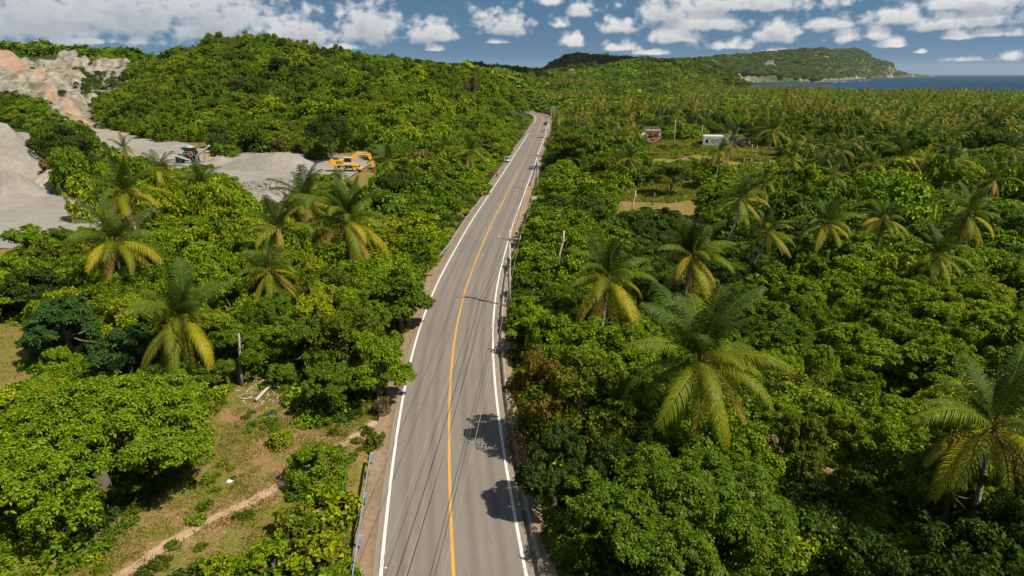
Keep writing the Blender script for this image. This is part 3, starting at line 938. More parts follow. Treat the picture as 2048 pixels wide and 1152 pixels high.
tag(obj('trodden_soil', mesh_np('trodden_soil', Vb, np.stack([2 * i, 2 * i + 1, 2 * i + 3, 2 * i + 2], 1), M['red_soil'])), kind='structure')
tag(obj('path', mesh_np('path', V, np.stack([2 * i, 2 * i + 1, 2 * i + 3, 2 * i + 2], 1), M['path'])), kind='structure')

# ------------------------------------------------------------------ quarry: bare floor, haul road and cut face
Q_FAN = [(165, 240), (245, 258), (310, 276), (360, 286), (430, 306), (470, 300), (540, 298), (640, 312), (760, 318), (780, 345), (690, 362), (610, 372), (600, 400), (500, 410), (480, 385), (430, 352), (380, 345), (330, 345), (290, 330), (230, 320), (190, 290)]
Q_HAUL = [(-300, 370), (-100, 400), (60, 397), (130, 380), (210, 380), (240, 420), (200, 470), (120, 490), (20, 520), (-300, 620)]
Q_PILE = [(-300, 235), (30, 240), (100, 262), (200, 300), (220, 380), (100, 400), (-300, 420)]
Q_CLIFF = [(-300, 118), (30, 114), (100, 109), (130, 111), (170, 124), (205, 138), (245, 138), (270, 150), (262, 172), (215, 185), (205, 215), (200, 262), (140, 262), (100, 235), (-300, 235)]
OCH = [[(-40, 112), (30, 124), (66, 138), (92, 160), (102, 184), (84, 184), (72, 162), (48, 144), (-40, 126)], [(24, 138), (33, 138), (33, 160), (25, 160)], [(85, 196), (120, 200), (130, 220), (170, 232), (185, 262), (150, 250), (110, 215)],
       [(180, 250), (260, 258), (330, 280), (330, 290), (250, 268), (180, 258)], [(395, 300), (460, 312), (455, 326), (400, 322)]]
def build_quarry():
    sp = 1.15
    xs = np.arange(-330, -38, sp); ys = np.arange(96, 440, sp)
    X, Y = np.meshgrid(xs, ys, indexing='ij')
    H, _ = land(X, Y)
    P = np.stack([X, Y, H], -1)
    px, py, zc = proj(P)
    cl = in_poly(px, py, Q_CLIFF) & (Y > 285)
    fl = (in_poly(px, py, Q_FAN) & (Y < 340) & (Y > 135)) | (in_poly(px, py, Q_HAUL) & (Y < 180)) | (in_poly(px, py, Q_PILE) & (Y < 300) & (Y > 120))
    # soften the masks
    clf = cl.astype(float)
    for _ in range(4):
        clf[1:-1, 1:-1] = (clf[1:-1, 1:-1] * 2 + clf[:-2, 1:-1] + clf[2:, 1:-1] + clf[1:-1, :-2] + clf[1:-1, 2:]) / 6
    n1 = fbm(X, Y, 24, 5, 71); n2 = fbm(X, Y, 5, 3, 72)
    rid = np.abs(n1 - 0.5) * 2
    z = H + 0.12 + 0.25 * np.clip((Y - 110) / 60, 0, 1) + (n2 - 0.5) * 0.25
    # benches and gullies of the cut face
    zf = z + clf * (2.6 + (n1 - 0.5) * 20.0 - (1 - rid) ** 3 * 4.0 + (n2 - 0.5) * 5.0)
    bench = np.floor(zf / 5.5) * 5.5 + 5.5 * sstep(((zf / 5.5) % 1.0) * 1.9)
    z = np.where(clf > 0.02, np.maximum(zf * (1 - 0.45 * clf) + bench * 0.45 * clf, H + 0.3), z)
    m = (cl | fl)
    m2 = m.copy()
    m2[1:] |= m[:-1]; m2[:-1] |= m[1:]; m2[:, 1:] |= m[:, :-1]; m2[:, :-1] |= m[:, 1:]
    och = np.zeros(X.shape)
    jx = (fbm(X, Y, 10, 3, 73) - 0.5) * 26
    for pl in OCH:
        och = np.maximum(och, in_poly(px + jx, py + jx * 0.4, pl) * 1.0)
    for _ in range(2):
        och[1:-1, 1:-1] = (och[1:-1, 1:-1] * 2 + och[:-2, 1:-1] + och[2:, 1:-1] + och[1:-1, :-2] + och[1:-1, 2:]) / 6
    na, nb = X.shape
    idx = np.arange(na * nb).reshape(na, nb)
    f = np.stack([idx[:-1, :-1], idx[1:, :-1], idx[1:, 1:], idx[:-1, 1:]], -1)
    keep = m2[:-1, :-1] & m2[1:, :-1] & m2[1:, 1:] & m2[:-1, 1:]
    F = f[keep]
    used = np.unique(F)
    remap = np.full(na * nb, -1); remap[used] = np.arange(len(used))
    V = np.stack([X, Y, z], -1).reshape(-1, 3)[used]
    me = mesh_np('quarry_floor', V, remap[F], M['quarry'], smooth=True,
                 attrs={'cliff': ('FLOAT', clf.ravel()[used].astype(np.float32)), 'ochre': ('FLOAT', och.ravel()[used].astype(np.float32))})
    tag(obj('quarry', me), kind='structure')
build_quarry()

def heap(label, x, y, rx, ry, h, rz=0.0, seed=0, mat='gravel', ridge=0.0, name='gravel_pile', Y=None, flat=0.0):
    """loose material at its angle of repose; x,y photo place of the foot's middle"""
    p = G(x, y, 0.3) if Y is None else AT(x, y, Y)
    q = np.random.default_rng(seed)
    na, nr = 64, 26
    A, T = np.meshgrid(np.linspace(0, 2 * math.pi, na, endpoint=False), np.linspace(0, 1, nr) ** 0.9, indexing='ij')
    wob = 1 + 0.20 * (vnoise(np.cos(A) * 2.2, np.sin(A) * 2.2, 1.0, seed) - 0.5) * 2 * 0.7
    X = np.cos(A) * T * rx * wob; Yl = np.sin(A) * T * ry * wob
    Tt = np.abs(T)
    prof = np.clip((1 - Tt) / (1 - flat), 0, 1)
    prof = 0.5 * prof + 0.5 * sstep(prof)
    z = h * prof * (1 + 0.9 * (fbm(X, Yl, rx * 0.45, 5, seed + 3) - 0.5)) - 0.05 * h * np.abs(vnoise(np.cos(A) * 9, np.sin(A) * 9, 1.0, seed + 5) - 0.5) * 2 * sstep(Tt * 3) + (fbm(X, Yl, 1.6, 3, seed + 9) - 0.5) * 0.35 * sstep((1 - Tt) * 8)
    gx = math.cos(rz); gy = math.sin(rz)
    z = z - 0.35 * sstep((Tt - 0.9) * 10)
    V = np.stack([X, Yl, z], -1).reshape(-1, 3)
    i = np.arange(na)[:, None]; j = np.arange(nr - 1)[None, :]; i2 = (i + 1) % na
    F = np.stack([i * nr + j, i * nr + j + 1, i2 * nr + j + 1, i2 * nr + j], 2).reshape(-1, 4)
    o = obj(name, mesh_np(name, V, F, M[mat], smooth=True), None, (p[0], p[1], lz(p[0], p[1]) + 0.3), rz)
    return tag(o, label, 'gravel pile', 'gravel piles in the quarry')
heap('huge pale grey gravel pile at the left edge behind the umbrella tree', -5, 350, 18, 14, 11.5, 0.15, 1, flat=0.10)
heap('lower grey gravel pile at the left edge, below the huge pile', 20, 388, 9, 6, 4.8, 0.3, 2)
heap('tan gravel pile half shaded under the umbrella tree', 112, 374, 7.5, 5, 3.8, 0.0, 3, 'sandy')
heap('low pale gravel cone left of the crushing plant', 325, 318, 6.5, 5, 2.4, 0.1, 4)
heap('long gravel windrow with a wavy crest left of the excavator', 545, 334, 15.5, 7.5, 3.3, 0.0, 5, flat=0.25)
heap('small pale gravel cone right of the crushing plant', 442, 322, 4.0, 3.5, 1.5, 0.0, 6)
heap('small pale gravel cone at the lower end of the rubble', 522, 396, 5.0, 3.4, 1.9, 0.0, 7)
TICK('quarry')

# ------------------------------------------------------------------ plant meshes
def unit(v):
    return v / np.maximum(np.linalg.norm(v, axis=-1, keepdims=True), 1e-6)

def leaves(P, T, Nn, L, W, fold=0.25):
    """two-triangle leaves folded along the midrib; P base, T axis, Nn upper side"""
    T = unit(T); S = unit(np.cross(T, Nn)); Nn = np.cross(S, T)
    n_ = len(P)
    L = np.broadcast_to(L, (n_,))[:, None]; W = np.broadcast_to(W, (n_,))[:, None]
    tip = P + T * L - Nn * L * 0.18
    mid = P + T * L * 0.48 + Nn * W * fold
    V = np.stack([P, mid + S * W * 0.5, tip, mid - S * W * 0.5], 1).reshape(-1, 3)
    b = np.arange(n_)[:, None] * 4
    F = np.concatenate([b + np.array([[0, 1, 2]]), b + np.array([[0, 2, 3]])], 0)
    return V, F

def lobes(r, H, zb, seed, n1, n2, flat=0.7):
    q = np.random.default_rng(seed)
    C, RR = [], []
    for i in range(n1):
        ph = i * 2.399963 + q.uniform(-0.4, 0.4)
        rho = r * 0.72 * math.sqrt((i + 0.4) / n1) * q.uniform(0.85, 1.12)
        rl = r * q.uniform(0.20, 0.37) * (9.0 / n1) ** 0.35
        zt = H - (H - zb) * 0.55 * (rho / r) ** 1.7 * q.uniform(0.5, 1.3) - q.uniform(0, 0.40) * (H - zb)
        cz = max(zt - rl * flat, zb + rl * 0.3)
        for k in range(n2):
            d = q.normal(0, 1, 3); d[2] = abs(d[2]) * 0.9 - 0.25; d /= np.linalg.norm(d)
            rs = rl * q.uniform(0.28, 0.52)
            c = np.array((rho * math.cos(ph), rho * math.sin(ph), cz)) + d * (rl - rs * 0.4) * np.array((1, 1, flat))
            C.append(c); RR.append(rs)
        for k in range(2):        # stray sprigs that break the outline
            d = q.normal(0, 1, 3); d[2] = abs(d[2]) * 0.9 + 0.1; d /= np.linalg.norm(d)
            C.append(np.array((rho * math.cos(ph), rho * math.sin(ph), cz)) + d * rl * q.uniform(1.05, 1.4) * np.array((1, 1, flat))); RR.append(rl * q.uniform(0.12, 0.22))
    return np.array(C), np.array(RR)

def crown_mesh(name, r, H, zb, seed, n1=9, n2=9, n=6000, ll=0.22, lw=0.16, kind='vine', mat='leaf', skirt=0.0):
    q = np.random.default_rng(seed + 100)
    C, RR = lobes(r, H, zb, seed, n1, n2)
    if kind == 'rosette':
        m = n // 8
        w = RR ** 2; w /= w.sum()
        k = q.choice(len(C), m, p=w)
        d = unit(q.normal(0, 1, (m, 3)) + np.array((0, 0, 0.55)))
        P = C[k] + d * RR[k][:, None] * q.uniform(0.75, 1.05, (m, 1)) * np.array((1, 1, 0.75))
        ax = unit(d * 0.5 + np.array((0, 0, 1.0)) + q.normal(0, 0.2, (m, 3)))
        e1 = unit(np.cross(ax, q.normal(0, 1, (m, 3)))); e2 = np.cross(ax, e1)
        ph = (np.arange(8)[None, :] * 0.785 + q.uniform(0, 6.28, (m, 1)) + q.normal(0, 0.25, (m, 8)))
        dr = q.uniform(-0.75, 0.30, (m, 8))
        T = (np.cos(ph)[..., None] * e1[:, None] + np.sin(ph)[..., None] * e2[:, None] + dr[..., None] * ax[:, None]).reshape(-1, 3)
        PP = np.repeat(P, 8, 0) + T * 0.03
        Nn = np.repeat(ax, 8, 0) + q.normal(0, 0.18, (m * 8, 3))
        sc = np.repeat(q.uniform(0.75, 1.25, m), 8)
        V, F = leaves(PP, T, Nn, ll * sc * q.uniform(0.8, 1.15, m * 8), lw * sc, 0.2)
    else:
        w = RR ** 2; w /= w.sum()
        k = q.choice(len(C), n, p=w)
        d = unit(q.normal(0, 1, (n, 3)) + np.array((0, 0, 0.35)))
        dep = 1 - np.abs(q.normal(0, 0.13, (n, 1))) + 0.06
        P = C[k] + d * RR[k][:, None] * dep
        if skirt > 0:
            ms = int(n * skirt)
            ph = q.uniform(0, 6.283, ms); rr = r * (0.80 + 0.22 * vnoise(np.cos(ph) * 3, np.sin(ph) * 3, 1.0, seed)) * q.uniform(0.86, 1.0, ms)
            z = q.uniform(0.02, 1.0, ms) * (zb + (H - zb) * 0.55)
            rr = rr * (1 - 0.25 * (z / H) ** 2)
            P[:ms] = np.column_stack([np.cos(ph) * rr, np.sin(ph) * rr, z])
            d[:ms] = np.column_stack([np.cos(ph), np.sin(ph), 0.4 * np.ones(ms)])
        P[:, 2] = np.maximum(P[:, 2], 0.05)
        Nn = unit(d + 0.55 * q.normal(0, 1, (n, 3)) + np.array((0, 0, 0.35)))
        T = np.cross(Nn, q.normal(0, 1, (n, 3))); T = unit(T) + np.array((0, 0, -0.45))
        sc = q.uniform(0.7, 1.3, n)
        V, F = leaves(P, T, Nn, ll * sc, lw * sc, 0.18)
    return mesh_np(name, V, F, M[mat]), C, RR

def trunk_mesh(name, H, rad, C, RR, seed, limbs=5, fork=0.4, mat='bark'):
    q = random.Random(seed)
    mb = MB()
    top = Vector((q.uniform(-.2, .2), q.uniform(-.2, .2), H * fork))
    mb.tube([(0, 0, -0.5), (0.03, 0.02, 0.15), tuple(top * 0.5), tuple(top)], [rad * 1.35, rad * 1.1, rad * 0.9, rad * 0.8], 7)
    idx = list(range(len(C))); q.shuffle(idx)
    for i in idx[:limbs]:
        e = Vector(C[i]); e = top.lerp(e, 0.92)
        m1 = top.lerp(e, 0.45) + Vector((q.uniform(-.2, .2), q.uniform(-.2, .2), -0.10 * (e - top).length))
        mb.tube([tuple(top * 0.96), tuple(m1), tuple(e)], [rad * 0.55, rad * 0.36, rad * 0.10], 5)
    return mb.mesh(name, M[mat], True)

# unit-size stock: every crown is stored with its own radius/height and scaled when planted
STOCK = {}
def stock(key, cnt, **k):
    out = []
    for i in range(cnt):
        me, C, RR = crown_mesh('crown', seed=sum(map(ord, key)) + i * 31, **k)
        tr = trunk_mesh('trunk', k['H'], 0.045 * k['r'] + 0.05, C, RR, i, limbs=5)
        out.append((me, tr, k['r'], k['H']))
    STOCK[key] = out

stock('big_rosette', 2, r=6.8, H=5.4, zb=1.9, n1=36, n2=11, n=60000, ll=0.205, lw=0.088, kind='rosette')
stock('rosette', 3, r=3.2, H=5.2, zb=0.3, n1=15, n2=9, n=18000, ll=0.25, lw=0.105, kind='rosette')
stock('vine', 5, r=3.2, H=4.4, zb=0.3, n1=12, n2=10, n=14000, ll=0.18, lw=0.155, kind='vine', skirt=0.25)
stock('tree', 4, r=3.4, H=6.2, zb=0.7, n1=14, n2=10, n=14000, ll=0.19, lw=0.11, kind='vine', skirt=0.15)
stock('bush', 4, r=1.2, H=1.7, zb=0.05, n1=6, n2=6, n=1500, ll=0.20, lw=0.14, kind='vine', skirt=0.2)
stock('mid_vine', 5, r=3.2, H=4.4, zb=0.3, n1=10, n2=8, n=5000, ll=0.30, lw=0.25, kind='vine', skirt=0.22)
stock('mid_tree', 5, r=3.4, H=6.2, zb=1.2, n1=11, n2=8, n=5000, ll=0.30, lw=0.21, kind='vine', skirt=0.12)
stock('umbrella', 2, r=6.0, H=8.0, zb=3.2, n1=30, n2=9, n=17000, ll=0.27, lw=0.17, kind='vine')

FAR = [crown_mesh('far_crown', 3.2, 5.0, 0.3, 500 + i, 9, 8, 3000, 0.37, 0.28, 'vine', 'leaf_far', 0.2)[0] for i in range(6)]
FAR += [crown_mesh('far_crown', 3.2, 5.0, 1.2, 520 + i, 16, 8, 3200, 0.34, 0.24, 'vine', 'leaf_far', 0.05)[0] for i in range(3)]
VFAR = [crown_mesh('distant_crown', 4.2, 6.0, 0.2, 540 + i, 7, 5, 220, 1.7, 1.3, 'vine', 'leaf_far', 0.25)[0] for i in range(5)]
UNDER = [crown_mesh('undergrowth_clump', 0.9, 0.9, 0.03, 580 + i, 5, 5, 420, 0.19, 0.13, 'vine', 'leaf_far', 0.2)[0] for i in range(4)]
TICK('crowns')

# ---- palms
def frond_arrays(L, e0, bend, nl, lw, seed, ll=0.95, droop=0.35, twist=0.0):
    """a feather leaf along +x; e0 start angle, bend total fall of the midrib"""
    q = np.random.default_rng(seed)
    ns = 10
    s_ = np.linspace(0, 1, ns)
    ang = e0 - bend * s_ ** 1.35
    dx = np.cos(ang) * L / (ns - 1); dz = np.sin(ang) * L / (ns - 1)
    px = np.concatenate([[0], np.cumsum(dx[:-1])]); pz = np.concatenate([[0], np.cumsum(dz[:-1])])
    py = twist * s_ ** 2 * L
    V, F, al, ra = [], [], [], []
    # midrib, triangular section
    for i in range(ns):
        w = 0.055 * (1 - 0.8 * s_[i])
        for (a, b) in ((-w, 0), (w, 0), (0, -w * 1.2)):
            V.append((px[i] - math.sin(ang[i]) * b, py[i] + a, pz[i] + math.cos(ang[i]) * b)); al.append(s_[i] * 0.6); ra.append(1.0)
    F3, F4 = [], []
    for i in range(ns - 1):
        for k in range(3):
            F4.append((i * 3 + k, i * 3 + (k + 1) % 3, (i + 1) * 3 + (k + 1) % 3, (i + 1) * 3 + k))
    for sgn in (-1, 1):
        for k in range(nl):
            t = 0.14 + 0.85 * (k + q.uniform(0, 0.6)) / nl
            x = np.interp(t, s_, px); z = np.interp(t, s_, pz); a = np.interp(t, s_, ang); y = np.interp(t, s_, py)
            tg = np.array((math.cos(a), 0, math.sin(a))); up = np.array((-math.sin(a), 0, math.cos(a)))
            sd = np.array((0, sgn, 0.0))
            l = ll * (math.sin(math.pi * (0.13 + 0.80 * t)) ** 0.7) * q.uniform(0.85, 1.1)
            fw = 0.45 + 0.75 * t
            d1 = tg * fw + sd * 1.0 + up * 0.18; d1 /= np.linalg.norm(d1)
            d2 = d1 + np.array((0, 0, -1.0)) * (droop + q.uniform(-0.1, 0.25)); d2 /= np.linalg.norm(d2)
            d3 = d2 + np.array((0, 0, -1.0)) * (droop * 1.3 + q.uniform(-0.1, 0.3)); d3 /= np.linalg.norm(d3)
            p0 = np.array((x, y, z)); p1 = p0 + d1 * l * 0.30; p2 = p1 + d2 * l * 0.38; p3 = p2 + d3 * l * 0.32
            wv = tg * lw * 0.5
            b = len(V)
            for p, wd, an in ((p0, 0.7, 0.0), (p1, 1.0, 0.3), (p2, 0.8, 0.65)):
                V.append(p - wv * wd); V.append(p + wv * wd); al += [t * 0.55 + an * 0.45] * 2; ra += [0, 0]
            V.append(p3); al.append(t * 0.55 + 0.45); ra.append(0)
            F4.append((b, b + 1, b + 3, b + 2)); F4.append((b + 2, b + 3, b + 5, b + 4)); F3.append((b + 4, b + 5, b + 6))
    return np.array(V, np.float32), F4, F3, np.array(al, np.float32), np.array(ra, np.float32)

# from the upright spear to leaves hanging against the trunk
FR_SPEC = [(82, 35), (66, 60), (50, 78), (32, 88), (14, 84), (-8, 72), (-32, 48), (-58, 24)]
FROND = []
for i, (e0, bd) in enumerate(FR_SPEC):
    var = []
    for v in range(2):
        V, F4, F3, al, ra = frond_arrays(4.7 if i > 0 else 4.0, R(e0), R(bd), 46, 0.064, i * 5 + v, ll=1.05, droop=0.42 + 0.07 * i, twist=(-0.07, 0.08)[v])
        var.append(mesh_np('frond', V, [np.array(F4), np.array(F3)], M['frond'], attrs={'along': ('FLOAT', al), 'rachis': ('FLOAT', ra)}))
    FROND.append(var)

def palm_crown(name, seed, nf, nl, lw, mat, size=1.0, yel=0.5):
    """a whole crown in one mesh for palms too far off to tell the leaves apart"""
    q = random.Random(seed)
    Vs, F4s, F3s, als, ras, yls = [], [], [], [], [], []
    o = 0
    for k in range(nf):
        j = min(7, int(8 * (k / nf) ** 0.9))
        e0, bd = FR_SPEC[j]
        V, F4, F3, al, ra = frond_arrays(4.3 * size, R(e0 + q.uniform(-7, 7)), R(bd), nl, lw, seed * 50 + k, ll=1.0 * size, droop=0.3 + 0.06 * j, twist=q.uniform(-.08, .08))
        a = k * 2.4 + q.uniform(-.3, .3)
        c, s_ = math.cos(a), math.sin(a)
        V = V @ np.array(((c, s_, 0), (-s_, c, 0), (0, 0, 1)), np.float32)
        Vs.append(V); F4s.append(np.array(F4) + o); F3s.append(np.array(F3) + o); o += len(V)
        als.append(al); ras.append(ra)
        y_ = 0.0 if j < 3 else max(0, q.uniform(-0.4, 1.0)) * (j / 6.0) * yel * 2
        yls.append(np.full(len(V), min(y_, 1), np.float32))
    return mesh_np(name, np.concatenate(Vs), [np.concatenate(F4s), np.concatenate(F3s)], M[mat],
                   attrs={'along': ('FLOAT', np.concatenate(als)), 'rachis': ('FLOAT', np.concatenate(ras)), 'yellow': ('FLOAT', np.concatenate(yls))})

MIDPALM = [palm_crown('crown', 60 + i, 19, 16, 0.16, 'frond') for i in range(4)]
FARPALM = [palm_crown('far_palm_crown', 80 + i, 13, 6, 0.42, 'frond_far', yel=0.6) for i in range(4)]
TICK('palms')

def palm_trunk(Hc, lean, r0=0.17):
    pts, rad = [], []
    for i in range(9):
        t = i / 8
        k = t ** 1.5
        pts.append((lean[0] * (1 - (1 - t) ** 1.6), lean[1] * (1 - (1 - t) ** 1.6), -0.4 + (Hc + 0.4) * t))
        rad.append(r0 * (1.35 if i == 0 else 1.0 - 0.35 * t))
    mb = MB().tube(pts, rad, 8)
    for i in range(1, 26):            # leaf-scar rings
        t = i / 26
        p = Vector(pts[min(8, int(t * 8))]).lerp(Vector(pts[min(8, int(t * 8) + 1)]), t * 8 - int(t * 8))
        rr = r0 * (1.0 - 0.35 * t) * 1.07
        mb.tube([p - Vector((0, 0, 0.02)), p + Vector((0, 0, 0.02))], [rr, rr * 0.97], 8)
    return mb.mesh('trunk', M['palm_bark'], True)

GREEN = (0.066, 0.105, 0.006); YG = (0.175, 0.200, 0.006); YELLOW = (0.31, 0.255, 0.010); OCHRE = (0.25, 0.15, 0.03); SPEAR = (0.042, 0.075, 0.008)
def mixv(a, b, t):
    return tuple(x * (1 - t) + y * t for x, y in zip(a, b))

def palm(x, y, w, label, zc=6.5, base=None, seed=0, yel=0.5, dry=0.3, nf=26, name='coconut_palm', group='coconut palms rising out of the thicket'):
    """x,y photo place of the crown's heart, w crown width there; parts: trunk, every frond, nuts"""
    q = random.Random(seed * 7 + 3)
    p = G(x, y, zc)
    depth = proj(p)[2]
    size = w * depth / FPX / 6.9
    if base is not None:
        lx = p[0] - (base[0] - 1024) / FPX * depth
        lean = (lx, q.uniform(-0.4, 0.4))
    else:
        lean = (q.uniform(-0.6, 0.6), q.uniform(-0.5, 0.5))
    bx, by = p[0] - lean[0], p[1] - lean[1]
    bz = lz(bx, by)
    t = thing(name, label, 'palm', (bx, by, bz), group=group)
    obj('trunk', palm_trunk(p[2] - bz, lean, 0.15 + 0.03 * size), t)
    top = (lean[0], lean[1], p[2] - bz)
    tilt = Matrix.Rotation(q.uniform(-.20, .20), 4, 'X') @ Matrix.Rotation(q.uniform(-.20, .20), 4, 'Y')
    pw = q.uniform(0.75, 1.15)
    for k in range(nf):
        f = k / (nf - 1)
        if k > 6 and q.random() < 0.10: continue
        j = max(0, min(7, int(8 * f ** pw + q.uniform(-.5, .5))))
        o = obj('frond', FROND[j][k % 2], t, top, rz=k * 2.39996 + q.uniform(-.25, .25))
        o.rotation_euler = (tilt @ Matrix.Rotation(k * 2.39996 + q.uniform(-.35, .35), 4, 'Z') @ Matrix.Rotation(q.uniform(-.22, .22), 4, 'X') @ Matrix.Rotation(q.uniform(-.12, .12), 4, 'Y')).to_euler()
        sc = size * q.uniform(0.74, 1.10)
        o.scale = (sc, sc, sc)
        if j <= 1:
            c = SPEAR
        else:
            c = mixv(GREEN, YG, min(1, max(0, (f - 0.2) * 1.1 + q.uniform(-.2, .3))))
            if j >= 4 and q.random() < yel * 0.75:
                c = mixv(YG, YELLOW, q.uniform(0.25, 1.0))
            if j >= 6 and q.random() < dry * 1.3:
                c = mixv(c, OCHRE, q.uniform(0.4, 1.0))
        al = 1.0 - (dry * q.uniform(0.3, 1.6) if j >= 4 else 0.0)
        o.color = (*c, max(0.0, min(1.0, al)))
    nuts = MB()
    for k in range(9):
        a = q.uniform(0, 6.28); rr = 0.28 * size
        nuts.sphere((top[0] + math.cos(a) * rr, top[1] + math.sin(a) * rr, top[2] - q.uniform(0.1, 0.4) * size), 0.11 * size + 0.02, 7, 5, 1.2)
    nuts.build('coconut_cluster', M['coconut'], t, True)
    st = MB()
    for k in range(7):
        a = q.uniform(0, 6.28)
        st.tube([(top[0], top[1], top[2] - 0.05), (top[0] + math.cos(a) * .35 * size, top[1] + math.sin(a) * .35 * size, top[2] + .18 * size), (top[0] + math.cos(a) * .6 * size, top[1] + math.sin(a) * .6 * size, top[2] - .05)], [0.025, 0.02, 0.008], 4)
    st.build('flower_stalk', M['coconut'], t)
    return t

PLANTED = []     # x, y, r of what already stands
def plant(key, X, Y, r, H, tint, label, name='tree', cat='tree', group=None, var=None, rz=None, zoff=0.0):
    q = random.Random(int(X * 131 + Y * 977))
    lst = STOCK[key]
    me, tr, r0, H0 = lst[(var if var is not None else q.randrange(len(lst))) % len(lst)]
    t = thing(name, label, cat, (X, Y, lz(X, Y) + zoff), q.uniform(0, 6.28) if rz is None else rz, group, (r / r0, r / r0, H / H0))
    c = obj('crown', me, t); c.color = (*tint, 1.0)
    obj('trunk', tr, t)
    PLANTED.append((X, Y, r))
    return t

def plant_px(key, x, y, zmid, r, H, tint, label, **k):
    p = G(x, y, zmid)
    return plant(key, p[0], p[1], r, H, tint, label, **k)

# leaf colours (base colour of the leaves themselves)
C_LIME = (0.168, 0.228, 0.004); C_MID = (0.078, 0.142, 0.005); C_DEEP = (0.036, 0.070, 0.006); C_OLIVE = (0.098, 0.132, 0.006)
C_BRIGHT = (0.120, 0.205, 0.004); C_BLUE = (0.040, 0.095, 0.018); C_DRY = (0.165, 0.125, 0.050); C_BROWN = (0.145, 0.110, 0.012)
# ------------------------------------------------------------------ palms told apart one by one
PALMS = [
 # x, y, width, crown height, foot px, yellow, dry, label
 (1215, 560, 182, 6.0, (1197, 700), .75, .30, 'tall coconut palm with golden hanging fronds, nearest palm to the road on its right side'),
 (1402, 722, 275, 6.6, None, .35, .15, 'largest dark green coconut palm, spread wide in the right foreground thicket'),
 (1385, 512, 152, 6.2, (1360, 650), .85, .75, 'coconut palm with orange and brown hanging fronds behind the largest palm'),
 (1985, 855, 300, 6.4, None, .35, .2, 'dark coconut palm cut by the right edge of the picture, in the foreground'),
 (1483, 398, 116, 6.2, (1452, 480), .7, .35, 'coconut palm with yellow hanging fronds, below the field with white posts'),
 (1536, 462, 98, 5.8, (1483, 552), .55, .2, 'coconut palm leaning right on a long slanting trunk in the right thicket'),
 (1655, 448, 118, 6.2, (1622, 555), .45, .2, 'dark feathery coconut palm in the middle of the right thicket'),
 (1765, 440, 98, 5.8, (1757, 505), .6, .2, 'coconut palm with a short pale trunk, second from the right in the middle thicket row'),
 (1940, 430, 118, 5.6, None, .85, .3, 'broad yellowish coconut palm at the right end of the middle thicket row'),
 (1878, 512, 108, 4.6, None, .1, .1, 'dark low coconut palm half swallowed by vines at far right'),
 (1745, 328, 74, 6.6, (1735, 385), .9, .45, 'yellow coconut palm with a pale trunk, left of a clump of palms at right'),
 (1806, 318, 92, 7.0, (1782, 385), .75, .3, 'widest coconut palm of the clump at right, with golden lower fronds'),
 (1900, 326, 74, 6.8, (1885, 400), .75, .35, 'tall slim coconut palm right of the palm clump'),
 (1990, 362, 80, 5.6, (1965, 400), .8, .35, 'coconut palm with golden fronds near the right edge, above the middle row'),
 (2025, 300, 70, 6.5, None, .6, .3, 'coconut palm touching the right edge of the picture in the distance'),
 (1440, 306, 64, 7.0, (1430, 375), .9, .7, 'slender coconut palm with orange dead fronds in front of the concrete shell'),
 (1583, 318, 58, 6.6, (1570, 362), .6, .35, 'slender leaning coconut palm right of the field with white posts'),
 (1258, 318, 62, 6.2, (1246, 385), .8, .5, 'coconut palm with dry brown fronds beside the shady clearing'),
 (1546, 262, 64, 7.5, (1535, 320), .6, .4, 'coconut palm standing behind the field with white posts'),
 (1462, 286, 60, 6.5, (1450, 330), .6, .9, 'shaggy coconut palm with dead fronds in front of the roofless shell'),
 (1528, 372, 74, 5.2, None, .2, .1, 'small dark coconut palm between two larger yellow ones below the field'),
 (1655, 300, 60, 6.5, None, .4, .3, 'coconut palm at the edge of the dark tree beyond the field'),
 (1700, 285, 56, 7.0, None, .7, .4, 'coconut palm above the dark tree right of the field'),
 (228, 485, 165, 7.2, (243, 592), .7, .4, 'coconut palm with yellow hanging fronds, left of the road below the quarry road'),
 (362, 640, 205, 5.6, (372, 718), .45, .55, 'broad coconut palm directly behind the big rounded tree at lower left'),
 (540, 542, 122, 5.4, (490, 606), .7, .35, 'coconut palm leaning on a pale slanting trunk left of the roadside trees'),
 (556, 458, 120, 7.0, (556, 545), .6, .5, 'coconut palm with a straight pale trunk, left one of the close trio'),
 (612, 405, 140, 8.2, (625, 540), .8, .4, 'tall yellowish coconut palm in the middle of the close trio'),
 (690, 442, 170, 6.8, None, .6, .2, 'large coconut palm with lime hanging fronds, right one of the close trio'),
 (252, 386, 145, 7.4, (262, 470), .55, .5, 'dense coconut palm in front of the quarry road bend'),
 (318, 346, 88, 7.4, (324, 402), .5, .25, 'coconut palm standing against the pale gravel, right of the umbrella tree'),
 (248, 298, 54, 7.4, (252, 335), .5, .5, 'small coconut palm beside the haul road behind the dark trees'),
 (400, 372, 92, 5.2, None, .3, .1, 'low coconut palm half hidden in shrubs below the gravel heaps'),
 (888, 298, 70, 6.8, None, .7, .35, 'left coconut palm of the pair by the roadside bend'),
 (940, 304, 78, 6.4, None, .9, .45, 'right yellow coconut palm of the pair by the roadside bend'),
 (778, 322, 76, 6.0, None, .15, .1, 'dark coconut palm right of the yellow excavator'),
 (676, 362, 60, 5.0, None, .5, .2, 'low coconut palm in the shrubs below the yellow excavator'),
 (706, 388, 66, 5.4, None, .6, .3, 'coconut palm left of the tall dark shrub, below the excavator'),
 (640, 376, 56, 5.4, None, .6, .3, 'coconut palm at the end of the rubble, above the close trio'),
]
PALM_XY = []
